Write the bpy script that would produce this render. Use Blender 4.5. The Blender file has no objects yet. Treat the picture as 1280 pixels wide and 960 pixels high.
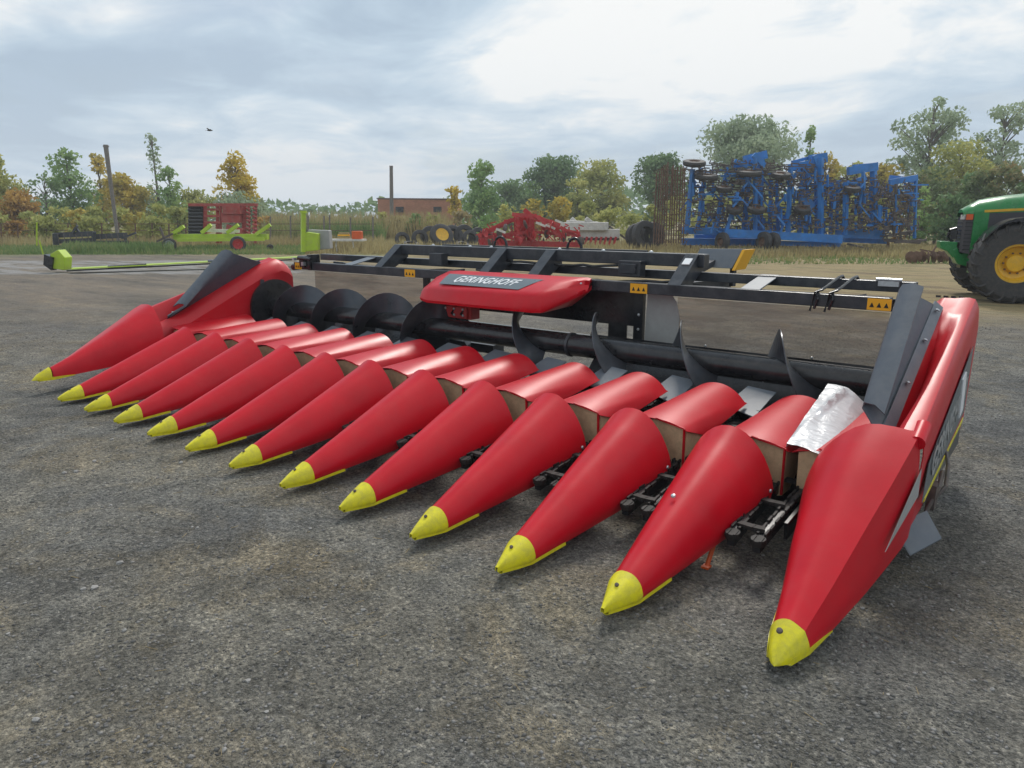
import bpy, math, random
import numpy as np
from mathutils import Vector, Matrix

random.seed(7)
rng = np.random.default_rng(7)
S = bpy.context.scene
COL = S.collection
R = math.radians

# ------------------------------------------------------------------ camera
CAM = Vector((9.4052, -2.8545, 2.0067))
YAW, PITCH, FPX = 0.67667, -0.22592, 898.8
cam_d = bpy.data.cameras.new('camera')
cam_d.sensor_width = 36.0
cam_d.lens = FPX / 1280 * 36
cam_d.clip_end = 2000
cam_d.clip_start = 0.05
cam = bpy.data.objects.new('camera', cam_d)
cam.location = CAM
cam.rotation_euler = (math.pi / 2 + PITCH, 0, YAW)
COL.objects.link(cam)
S.camera = cam

# direction the photographer faces: measured compass frame used to lay out the yard
FH = Vector((-math.sin(YAW), math.cos(YAW), 0))
RH = Vector((math.cos(YAW), math.sin(YAW), 0))
_F = Vector((FH.x * math.cos(PITCH), FH.y * math.cos(PITCH), math.sin(PITCH)))
_U = RH.cross(_F)


def P(u, v, D):
    """surveyed point of the yard: sight line u, v of the photograph at ground distance D"""
    d = _F + RH * ((u - 640) / FPX) - _U * ((v - 480) / FPX)
    t = D / d.dot(FH)
    return CAM + d * t


def G(u, D):
    p = P(u, 300, D)
    return Vector((p.x, p.y, 0))


def Hz(u, v, D):
    return P(u, v, D).z


# ------------------------------------------------------------------ world, sun, exposure
CLOUD_Z = 6.9
SUN_EL, SUN_AZ = R(48), R(205)       # sun stands high behind the header, slightly to the left of view
w = bpy.data.worlds.new('World')
S.world = w
w.use_nodes = True
nt = w.node_tree
nt.nodes.clear()
N = nt.nodes.new
Lk = nt.links.new
out = N('ShaderNodeOutputWorld')
sky = N('ShaderNodeTexSky')
sky.sky_type = 'NISHITA'
sky.sun_disc = False
# light comes from over the header, from +Y and a little -X
sun_dir = Vector((-0.30, 0.80, 0.0)).normalized() * math.cos(SUN_EL) + Vector((0, 0, math.sin(SUN_EL)))
sky.sun_elevation = SUN_EL
sky.sun_rotation = math.atan2(sun_dir.x, sun_dir.y)
sky.air_density = 1.0
sky.dust_density = 2.0
bg1 = N('ShaderNodeBackground')
bg1.inputs['Strength'].default_value = 0.10
Lk(sky.outputs[0], bg1.inputs[0])
bg2 = N('ShaderNodeBackground')
tc = N('ShaderNodeTexCoord')
sep = N('ShaderNodeSeparateXYZ')
Lk(tc.outputs['Generated'], sep.inputs[0])


def M2(op, a, b=None, c=None, clamp=False, nodes=None):
    n = (nodes or nt).nodes.new('ShaderNodeMath')
    n.operation = op
    n.use_clamp = clamp
    for i, x in enumerate((a, b, c)):
        if x is None:
            continue
        if isinstance(x, (int, float)):
            n.inputs[i].default_value = x
        else:
            (nodes or nt).links.new(x, n.inputs[i])
    return n.outputs[0]


zc = M2('MAXIMUM', sep.outputs['Z'], 0.0)
den = M2('ADD', zc, 0.16)
cx = M2('DIVIDE', sep.outputs['X'], den)
cy = M2('DIVIDE', sep.outputs['Y'], den)
comb = N('ShaderNodeCombineXYZ')
Lk(cx, comb.inputs[0])
Lk(cy, comb.inputs[1])
comb.inputs[2].default_value = CLOUD_Z


def ramp(tree, fac, stops):
    n = tree.nodes.new('ShaderNodeValToRGB')
    tree.links.new(fac, n.inputs[0])
    cr = n.color_ramp
    while len(cr.elements) < len(stops):
        cr.elements.new(0.5)
    for e, (p, c) in zip(cr.elements, stops):
        e.position = p
        e.color = (*c, 1) if len(c) == 3 else c
    return n.outputs[0]


def noise(tree, vec, scale, detail=4, rough=0.5, dist=0.0, out_=0):
    n = tree.nodes.new('ShaderNodeTexNoise')
    n.inputs['Scale'].default_value = scale
    n.inputs['Detail'].default_value = detail
    n.inputs['Roughness'].default_value = rough
    n.inputs['Distortion'].default_value = dist
    if vec is not None:
        tree.links.new(vec, n.inputs['Vector'])
    return n.outputs[out_]


def mixc(tree, fac, a, b, mode='MIX'):
    n = tree.nodes.new('ShaderNodeMix')
    n.data_type = 'RGBA'
    n.blend_type = mode
    for sock, x in ((n.inputs[0], fac), (n.inputs[6], a), (n.inputs[7], b)):
        if isinstance(x, (int, float)):
            sock.default_value = x
        elif isinstance(x, tuple):
            sock.default_value = (*x, 1) if len(x) == 3 else x
        else:
            tree.links.new(x, sock)
    return n.outputs[2]


n1 = noise(nt, comb.outputs[0], 0.55, 9, 0.55, 0.5)     # cloud bodies
n2 = noise(nt, comb.outputs[0], 2.1, 8, 0.6, 0.5)       # cloud shading
comb2 = N('ShaderNodeVectorMath')
comb2.operation = 'ADD'
Lk(comb.outputs[0], comb2.inputs[0])
comb2.inputs[1].default_value = (5.3, 2.1, 9.0)
n3 = noise(nt, comb2.outputs[0], 0.8, 7, 0.55, 0.3)      # rare gaps of blue
shade = M2('ADD', M2('MULTIPLY', n1, 0.68), M2('MULTIPLY', n2, 0.32))
ccol = ramp(nt, shade, [(0.385, (0.46, 0.58, 0.71)), (0.45, (0.57, 0.70, 0.82)), (0.505, (0.74, 0.84, 0.92)),
                        (0.565, (1.02, 1.03, 1.02))])
# thin veil near the horizon
hz = M2('POWER', M2('SUBTRACT', 1.0, zc, clamp=True), 9.0)
ccol = mixc(nt, M2('MULTIPLY', hz, 0.75), ccol, (0.64, 0.74, 0.84))
Lk(ccol, bg2.inputs[0])
bg2.inputs['Strength'].default_value = 0.98
mx = N('ShaderNodeMixShader')
gap = M2('MULTIPLY', ramp(nt, n3, [(0.36, (0, 0, 0)), (0.47, (1, 1, 1))]), 0.40)
cov = M2('ADD', M2('ADD', gap, 0.58), M2('MULTIPLY', hz, 0.5), clamp=True)
Lk(cov, mx.inputs[0])
Lk(bg1.outputs[0], mx.inputs[1])
Lk(bg2.outputs[0], mx.inputs[2])
Lk(mx.outputs[0], out.inputs[0])

sun_l = bpy.data.lights.new('sun', 'SUN')
sun_l.energy = 2.3
sun_l.angle = R(12)
sun_l.color = (1.0, 0.95, 0.88)
sun = bpy.data.objects.new('sun', sun_l)
sun.rotation_euler = (-sun_dir).to_track_quat('-Z', 'Y').to_euler()
sun.location = (0, 0, 30)
COL.objects.link(sun)

vs = S.view_settings
vs.view_transform = 'Standard'
vs.look = 'None'
vs.exposure = 0.0
vs.gamma = 1.0
vs.use_curve_mapping = False


# ------------------------------------------------------------------ materials
def new_mat(name):
    m = bpy.data.materials.new(name)
    m.use_nodes = True
    t = m.node_tree
    b = t.nodes['Principled BSDF']
    return m, t, b


def mat(name, col, rough=0.5, metal=0.0, var=0.15, scale=3.0, dirt=None, dirt_amt=0.0, bump=0.0, bscale=60, spec=0.5, coat=0.0, trans=0.0):
    m, t, b = new_mat(name)
    geo = t.nodes.new('ShaderNodeNewGeometry')
    v = geo.outputs['Position']
    n = noise(t, v, scale, 6, 0.6)
    dark = tuple(c * (1 - var) for c in col)
    lite = tuple(min(1, c * (1 + var)) for c in col)
    c = ramp(t, n, [(0.3, dark), (0.7, lite)])
    if dirt is not None:
        n2_ = noise(t, v, scale * 2.7, 8, 0.7)
        f = M2('MULTIPLY', ramp(t, n2_, [(0.42, (0, 0, 0)), (0.72, (1, 1, 1))]), dirt_amt, nodes=t)
        c = mixc(t, f, c, dirt)
    t.links.new(c, b.inputs['Base Color'])
    rr = M2('ADD', M2('MULTIPLY', n, 0.16, nodes=t), rough - 0.08, clamp=True, nodes=t)
    t.links.new(rr, b.inputs['Roughness'])
    b.inputs['Metallic'].default_value = metal
    b.inputs['Specular IOR Level'].default_value = spec
    b.inputs['Coat Weight'].default_value = coat
    b.inputs['Transmission Weight'].default_value = trans
    if bump > 0:
        bn = t.nodes.new('ShaderNodeBump')
        bn.inputs['Strength'].default_value = bump
        bn.inputs['Distance'].default_value = 0.01
        t.links.new(noise(t, v, bscale, 6, 0.6), bn.inputs['Height'])
        t.links.new(bn.outputs[0], b.inputs['Normal'])
    return m


DUST = (0.30, 0.24, 0.18)
MT = {}


def dusty(m, amt, col=(0.33, 0.29, 0.25)):
    """settled dust and rub marks"""
    t = m.node_tree
    b = t.nodes['Principled BSDF']
    src = b.inputs['Base Color'].links[0].from_socket
    geo = t.nodes.new('ShaderNodeNewGeometry')
    pos = geo.outputs['Position']
    sx = t.nodes.new('ShaderNodeSeparateXYZ')
    t.links.new(geo.outputs['Normal'], sx.inputs[0])
    up = M2('MULTIPLY', M2('MAXIMUM', sx.outputs['Z'], 0.0, nodes=t), 0.7, nodes=t)
    a = ramp(t, noise(t, pos, 5.5, 9, 0.75, 0.6), [(0.47, (0, 0, 0)), (0.80, (1, 1, 1))])
    mp = t.nodes.new('ShaderNodeMapping')
    mp.inputs['Scale'].default_value = (30, 3, 30)
    t.links.new(pos, mp.inputs[0])
    sc_ = ramp(t, noise(t, mp.outputs[0], 2.2, 4, 0.7), [(0.66, (0, 0, 0)), (0.70, (1, 1, 1))])
    sc_ = M2('MULTIPLY', sc_, ramp(t, noise(t, pos, 2.1, 3, 0.5), [(0.5, (0, 0, 0)), (0.62, (1, 1, 1))]), nodes=t)
    f = M2('MULTIPLY', M2('ADD', M2('MULTIPLY', a, M2('ADD', up, 0.3, nodes=t), nodes=t), M2('MULTIPLY', sc_, 0.35, nodes=t), nodes=t), amt, clamp=True, nodes=t)
    t.links.new(mixc(t, f, src, col), b.inputs['Base Color'])


MT['red'] = mat('red_plastic', (0.54, 0.003, 0.014), 0.36, var=0.10, scale=2.6, dirt=(0.46, 0.05, 0.05), dirt_amt=0.12, bump=0.03, bscale=9, spec=0.30)
MT['red_paint'] = mat('red_paint', (0.52, 0.003, 0.013), 0.40, var=0.04, scale=2, dirt=(0.50, 0.12, 0.10), dirt_amt=0.08, spec=0.42)
MT['yellow'] = mat('yellow_plastic', (0.74, 0.66, 0.006), 0.42, var=0.08, scale=9, dirt=(0.35, 0.30, 0.06), dirt_amt=0.45)
MT['sticker'] = mat('yellow_sticker', (0.85, 0.42, 0.01), 0.4, var=0.05)
MT['black'] = mat('black_paint', (0.012, 0.013, 0.016), 0.24, var=0.2, scale=2, dirt=(0.10, 0.10, 0.10), dirt_amt=0.25)
MT['frame'] = mat('grey_black_frame', (0.026, 0.031, 0.040), 0.30, var=0.2, scale=3, dirt=(0.16, 0.16, 0.16), dirt_amt=0.28)
MT['grey'] = mat('grey_steel', (0.12, 0.14, 0.165), 0.42, var=0.12, scale=4, dirt=(0.25, 0.24, 0.22), dirt_amt=0.25)
MT['flap'] = mat('grey_rubber_flap', (0.075, 0.092, 0.115), 0.5, var=0.12, scale=6, dirt=(0.20, 0.20, 0.20), dirt_amt=0.2)
MT['flight'] = mat('auger_flight', (0.07, 0.08, 0.095), 0.30, metal=0.35, var=0.3, scale=5, dirt=(0.12, 0.10, 0.09), dirt_amt=0.3)
MT['galv'] = mat('galvanised', (0.50, 0.52, 0.54), 0.35, metal=0.7, var=0.15, scale=30)
MT['panel_grey'] = mat('pale_grey_panel', (0.34, 0.34, 0.33), 0.6, var=0.08, scale=5, dirt=(0.22, 0.2, 0.18), dirt_amt=0.3)
MT['board'] = mat('brown_board', (0.58, 0.42, 0.25), 0.5, var=0.12, scale=8, dirt=(0.20, 0.14, 0.09), dirt_amt=0.4)
MT['decal_grey'] = mat('decal_grey', (0.10, 0.125, 0.14), 0.3, var=0.05)
MT['white'] = mat('white_paint', (0.78, 0.79, 0.80), 0.4, var=0.04)
MT['pallet_white'] = mat('dull_white', (0.62, 0.60, 0.56), 0.6, var=0.15, scale=3, dirt=(0.3, 0.26, 0.2), dirt_amt=0.4)
MT['orange'] = mat('orange_paint', (0.60, 0.09, 0.01), 0.5, var=0.15)
MT['lime'] = mat('lime_paint', (0.40, 0.56, 0.02), 0.45, var=0.12, scale=2, dirt=DUST, dirt_amt=0.3)
MT['blue'] = mat('blue_paint', (0.02, 0.19, 0.56), 0.42, var=0.25, scale=1.5, dirt=(0.10, 0.16, 0.25), dirt_amt=0.4)
MT['rust'] = mat('rusty_steel', (0.13, 0.075, 0.05), 0.75, var=0.35, scale=6, dirt=(0.22, 0.13, 0.08), dirt_amt=0.5)
MT['tine'] = mat('worn_steel', (0.10, 0.085, 0.08), 0.6, metal=0.2, var=0.35, scale=6, dirt=(0.22, 0.15, 0.10), dirt_amt=0.5)
MT['chain'] = mat('oily_chain', (0.02, 0.019, 0.018), 0.6, var=0.4, scale=9, dirt=(0.05, 0.04, 0.035), dirt_amt=0.3, spec=0.25)
MT['tyre'] = mat('tyre_rubber', (0.035, 0.035, 0.037), 0.72, var=0.2, scale=5, dirt=(0.13, 0.11, 0.09), dirt_amt=0.45)
MT['farm_red'] = mat('farm_red', (0.46, 0.012, 0.018), 0.45, var=0.25, scale=1.5, dirt=(0.40, 0.16, 0.13), dirt_amt=0.4)
MT['old_red'] = mat('faded_red', (0.36, 0.045, 0.035), 0.6, var=0.25, scale=1.5, dirt=(0.34, 0.18, 0.15), dirt_amt=0.5)
MT['green'] = mat('green_paint', (0.010, 0.20, 0.045), 0.28, var=0.08, scale=2, dirt=(0.10, 0.18, 0.10), dirt_amt=0.2)
MT['rim'] = mat('yellow_rim', (0.75, 0.42, 0.01), 0.4, var=0.1, scale=4, dirt=(0.35, 0.22, 0.08), dirt_amt=0.4)
MT['red_rim'] = mat('red_rim', (0.45, 0.03, 0.03), 0.5, var=0.1)
MT['grille'] = mat('dark_grille', (0.05, 0.048, 0.055), 0.6, var=0.2, scale=12)
MT['wood'] = mat('weathered_wood', (0.20, 0.18, 0.16), 0.85, var=0.25, scale=8)
MT['bark'] = mat('bark', (0.14, 0.12, 0.10), 0.9, var=0.25, scale=8)
MT['lamp'] = mat('headlamp_lens', (0.55, 0.55, 0.55), 0.15, var=0.1)
MT['soil'] = mat('dark_mesh', (0.03, 0.03, 0.03), 0.8)
MT['roof'] = mat('roof_edge', (0.14, 0.10, 0.09), 0.8)
MT['grass_green'] = mat('weed_green', (0.10, 0.16, 0.05), 0.8, var=0.4, scale=0.6)
MT['straw'] = mat('dry_grass', (0.36, 0.27, 0.13), 0.85, var=0.3, scale=0.6)

dusty(MT['red'], 0.07)
dusty(MT['red_paint'], 0.07)
dusty(MT['yellow'], 0.55, (0.20, 0.17, 0.10))
dusty(MT['frame'], 0.16)
dusty(MT['black'], 0.10)
dusty(MT['flap'], 0.15)
dusty(MT['green'], 0.35)
dusty(MT['rim'], 0.4, (0.25, 0.16, 0.06))

# dirty clear plastic window behind the auger
m, t, b = new_mat('clear_window')
b.inputs['Base Color'].default_value = (0.30, 0.25, 0.21, 1)
b.inputs['Roughness'].default_value = 0.22
b.inputs['Specular IOR Level'].default_value = 0.9
geo = t.nodes.new('ShaderNodeNewGeometry')
tr = t.nodes.new('ShaderNodeBsdfTransparent')
tr.inputs[0].default_value = (0.93, 0.90, 0.87, 1)
mp = t.nodes.new('ShaderNodeMapping')
mp.inputs['Scale'].default_value = (0.7, 1, 5)
t.links.new(geo.outputs['Position'], mp.inputs[0])
nn = noise(t, mp.outputs[0], 1.6, 5, 0.6)
fac = ramp(t, nn, [(0.38, (0.08,) * 3), (0.62, (0.34,) * 3)])
ms = t.nodes.new('ShaderNodeMixShader')
t.links.new(fac, ms.inputs[0])
t.links.new(tr.outputs[0], ms.inputs[1])
t.links.new(b.outputs[0], ms.inputs[2])
t.links.new(ms.outputs[0], t.nodes['Material Output'].inputs[0])
MT['window'] = m

# crumpled plastic film
m, t, b = new_mat('plastic_film')
b.inputs['Base Color'].default_value = (0.74, 0.75, 0.77, 1)
b.inputs['Metallic'].default_value = 0.08
b.inputs['Roughness'].default_value = 0.25
b.inputs['Specular IOR Level'].default_value = 0.9
geo = t.nodes.new('ShaderNodeNewGeometry')
bn = t.nodes.new('ShaderNodeBump')
bn.inputs['Strength'].default_value = 0.35
bn.inputs['Distance'].default_value = 0.02
t.links.new(noise(t, geo.outputs['Position'], 7, 3, 0.5, 2.2), bn.inputs['Height'])
t.links.new(bn.outputs[0], b.inputs['Normal'])
tr = t.nodes.new('ShaderNodeBsdfTransparent')
ms = t.nodes.new('ShaderNodeMixShader')
t.links.new(ramp(t, noise(t, geo.outputs['Position'], 7, 4, 0.6), [(0.3, (0.72,) * 3), (0.7, (0.96,) * 3)]), ms.inputs[0])
t.links.new(tr.outputs[0], ms.inputs[1])
t.links.new(b.outputs[0], ms.inputs[2])
t.links.new(ms.outputs[0], t.nodes['Material Output'].inputs[0])
MT['film'] = m


def leaf_mat(name, cols, scale=0.35):
    """foliage colours vary from clump to clump"""
    m, t, b = new_mat(name)
    geo = t.nodes.new('ShaderNodeNewGeometry')
    n = noise(t, geo.outputs['Position'], scale, 3, 0.6)
    f = noise(t, geo.outputs['Position'], 6.0, 2, 0.6)
    k = M2('ADD', M2('MULTIPLY', n, 0.6, nodes=t), M2('MULTIPLY', f, 0.4, nodes=t), nodes=t)
    st = [(0.36 + 0.28 * i / (len(cols) - 1), c) for i, c in enumerate(cols)]
    t.links.new(ramp(t, k, st), b.inputs['Base Color'])
    b.inputs['Roughness'].default_value = 0.75
    b.inputs['Specular IOR Level'].default_value = 0.25
    tl = t.nodes.new('ShaderNodeBsdfTranslucent')
    t.links.new(ramp(t, k, st), tl.inputs[0])
    ms = t.nodes.new('ShaderNodeMixShader')
    ms.inputs[0].default_value = 0.35
    t.links.new(b.outputs[0], ms.inputs[1])
    t.links.new(tl.outputs[0], ms.inputs[2])
    t.links.new(ms.outputs[0], t.nodes['Material Output'].inputs[0])
    return m


LF = {
    'dark': leaf_mat('leaves_dark', [(0.098, 0.166, 0.069), (0.176, 0.273, 0.117), (0.293, 0.390, 0.176)]),
    'green': leaf_mat('leaves_green', [(0.137, 0.234, 0.088), (0.254, 0.390, 0.137), (0.410, 0.527, 0.195)]),
    'olive': leaf_mat('leaves_olive', [(0.211, 0.244, 0.081), (0.406, 0.423, 0.130), (0.585, 0.552, 0.195)]),
    'yellow': leaf_mat('leaves_yellow', [(0.254, 0.231, 0.058), (0.485, 0.393, 0.081), (0.693, 0.508, 0.092)]),
    'gold': leaf_mat('leaves_gold', [(0.40, 0.31, 0.05), (0.66, 0.50, 0.07), (0.74, 0.58, 0.11)]),
    'amber': leaf_mat('leaves_amber', [(0.242, 0.143, 0.055), (0.440, 0.264, 0.066), (0.572, 0.374, 0.099)]),
    'pale': leaf_mat('leaves_pale', [(0.244, 0.308, 0.194), (0.356, 0.438, 0.276), (0.503, 0.566, 0.389)]),
    'mixed': leaf_mat('leaves_mixed', [(0.121, 0.172, 0.078), (0.207, 0.259, 0.121), (0.414, 0.276, 0.138)], 0.25),
    'straw': leaf_mat('dry_stalks', [(0.24, 0.19, 0.09), (0.38, 0.31, 0.15), (0.46, 0.40, 0.20)], 0.2),
    'weed': leaf_mat('weed_blades', [(0.10, 0.17, 0.06), (0.18, 0.26, 0.09), (0.36, 0.31, 0.14)], 0.2),
}


# ------------------------------------------------------------------ mesh helpers
class MB:
    def __init__(s):
        s.v = []
        s.f = []

    def add(s, vs_, fs):
        o = len(s.v)
        s.v += [tuple(x) for x in vs_]
        s.f += [tuple(i + o for i in f) for f in fs]
        return s

    def box(s, c, d, rot=None):
        x, y, z = d[0] / 2, d[1] / 2, d[2] / 2
        pts = [Vector((a * x, b_ * y, c_ * z)) for c_ in (-1, 1) for a, b_ in ((-1, -1), (1, -1), (1, 1), (-1, 1))]
        if rot is not None:
            pts = [rot @ p for p in pts]
        c = Vector(c)
        return s.add([p + c for p in pts], [(3, 2, 1, 0), (4, 5, 6, 7), (0, 1, 5, 4), (1, 2, 6, 5), (2, 3, 7, 6), (3, 0, 4, 7)])

    def bar(s, a, b_, w_, h, up=(0, 0, 1)):
        a, b_ = Vector(a), Vector(b_)
        d = (b_ - a)
        L = d.length
        if L < 1e-6:
            return s
        d /= L
        up = Vector(up)
        if abs(d.dot(up)) > 0.98:
            up = Vector((0.3, 1, 0)).normalized()
        sx = d.cross(up).normalized()
        uz = sx.cross(d)
        rot = Matrix((sx, d, uz)).transposed()
        return s.box((a + b_) / 2, (w_, L, h), rot)

    def tube(s, pts, r, n=8, cap=True, r2=None):
        pts = [Vector(p) for p in pts]
        vs_, fs = [], []
        for i, p in enumerate(pts):
            d = (pts[min(i + 1, len(pts) - 1)] - pts[max(i - 1, 0)]).normalized()
            up = Vector((0, 0, 1)) if abs(d.z) < 0.9 else Vector((1, 0, 0))
            sx = d.cross(up).normalized()
            uz = sx.cross(d)
            rr = r if r2 is None else r + (r2 - r) * i / (len(pts) - 1)
            for k in range(n):
                a = 2 * math.pi * k / n
                vs_.append(p + sx * math.cos(a) * rr + uz * math.sin(a) * rr)
        for i in range(len(pts) - 1):
            for k in range(n):
                fs.append((i * n + k, i * n + (k + 1) % n, (i + 1) * n + (k + 1) % n, (i + 1) * n + k))
        if cap:
            fs.append(tuple(range(n))[::-1])
            fs.append(tuple((len(pts) - 1) * n + k for k in range(n)))
        return s.add(vs_, fs)

    def loft(s, secs, closed=False, caps=False):
        n = len(secs[0])
        vs_ = [p for q in secs for p in q]
        fs = []
        for i in range(len(secs) - 1):
            for k in range(n if closed else n - 1):
                k2 = (k + 1) % n
                fs.append((i * n + k, i * n + k2, (i + 1) * n + k2, (i + 1) * n + k))
        if caps:
            fs.append(tuple(range(n))[::-1])
            fs.append(tuple((len(secs) - 1) * n + k for k in range(n)))
        return s.add(vs_, fs)

    def ring(s, c, ax, prof, n=32):
        """lathe: prof = list of (offset along ax, radius), closed loop when first == last"""
        c = Vector(c)
        ax = Vector(ax).normalized()
        up = Vector((0, 0, 1)) if abs(ax.z) < 0.9 else Vector((1, 0, 0))
        e1 = ax.cross(up).normalized()
        e2 = ax.cross(e1)
        secs = []
        for k in range(n):
            a = 2 * math.pi * k / n
            r_ = e1 * math.cos(a) + e2 * math.sin(a)
            secs.append([c + ax * o + r_ * r for o, r in prof])
        m_ = len(prof)
        vs_ = [p for q in secs for p in q]
        fs = []
        for i in range(n):
            j = (i + 1) % n
            for k in range(m_ - 1):
                fs.append((i * m_ + k, i * m_ + k + 1, j * m_ + k + 1, j * m_ + k))
        return s.add(vs_, fs)

    def prism(s, poly, vec):
        """polygon (3d pts) swept along vec"""
        n = len(poly)
        a = [Vector(p) for p in poly]
        b_ = [p + Vector(vec) for p in a]
        fs = [tuple(range(n))[::-1], tuple(range(n, 2 * n))]
        for k in range(n):
            fs.append((k, (k + 1) % n, n + (k + 1) % n, n + k))
        return s.add(a + b_, fs)

    def mesh(s, name, m_, smooth=False, angle=35):
        me = bpy.data.meshes.new(name)
        me.from_pydata(s.v, [], s.f)
        me.materials.append(m_)
        me.validate()
        import bmesh
        bm = bmesh.new()
        bm.from_mesh(me)
        bmesh.ops.recalc_face_normals(bm, faces=bm.faces)
        if smooth:
            for f in bm.faces:
                f.smooth = True
            ang = R(angle)
            for e in bm.edges:
                if len(e.link_faces) == 1 or (len(e.link_faces) == 2 and e.calc_face_angle(0) > ang):
                    e.smooth = False
        bm.to_mesh(me)
        bm.free()
        return me


def link(name, me, parent=None, loc=(0, 0, 0), rot=(0, 0, 0), bevel=0, solid=0):
    o = bpy.data.objects.new(name, me)
    o.location = loc
    o.rotation_euler = rot
    COL.objects.link(o)
    if parent is not None:
        o.parent = parent
    if solid:
        md = o.modifiers.new('solid', 'SOLIDIFY')
        md.thickness = solid
        md.offset = -1
    if bevel:
        md = o.modifiers.new('bevel', 'BEVEL')
        md.width = bevel
        md.segments = 2
        md.limit_method = 'ANGLE'
    return o


def part(name, mb, m_, parent=None, smooth=False, loc=(0, 0, 0), rot=(0, 0, 0), bevel=0, solid=0, angle=35):
    if parent is not None and parent.get('_abs'):
        off = Vector(parent['_abs'])
        mb.v = [tuple(Vector(p) - off) for p in mb.v]
    return link(name, mb.mesh(name, m_, smooth, angle), parent, loc, rot, bevel, solid)


def thing(name, label, cat, loc=(0, 0, 0), group=None, rz=0, absolute=False):
    o = bpy.data.objects.new(name, None)
    o.empty_display_size = 0.2
    COL.objects.link(o)
    o.location = loc
    o.rotation_euler = (0, 0, rz)
    o['label'] = label
    o['category'] = cat
    if group:
        o['group'] = group
    if absolute:
        o['_abs'] = tuple(loc)
    return o


def tag(o, label=None, cat=None, group=None, kind=None):
    if label:
        o['label'] = label
    if cat:
        o['category'] = cat
    if group:
        o['group'] = group
    if kind:
        o['kind'] = kind
    return o


def raw_mesh(name, V, F, m_, smooth=False):
    """numpy verts (n,3), faces (m,k) all of one size k"""
    me = bpy.data.meshes.new(name)
    V = np.asarray(V, np.float32)
    F = np.asarray(F, np.int32)
    k = F.shape[1]
    me.vertices.add(len(V))
    me.vertices.foreach_set('co', V.ravel())
    me.loops.add(F.size)
    me.loops.foreach_set('vertex_index', F.ravel())
    me.polygons.add(len(F))
    me.polygons.foreach_set('loop_start', np.arange(0, F.size, k, dtype=np.int32))
    me.polygons.foreach_set('loop_total', np.full(len(F), k, np.int32))
    if smooth:
        me.polygons.foreach_set('use_smooth', np.ones(len(F), bool))
    me.update(calc_edges=True)
    me.materials.append(m_)
    return me


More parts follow.
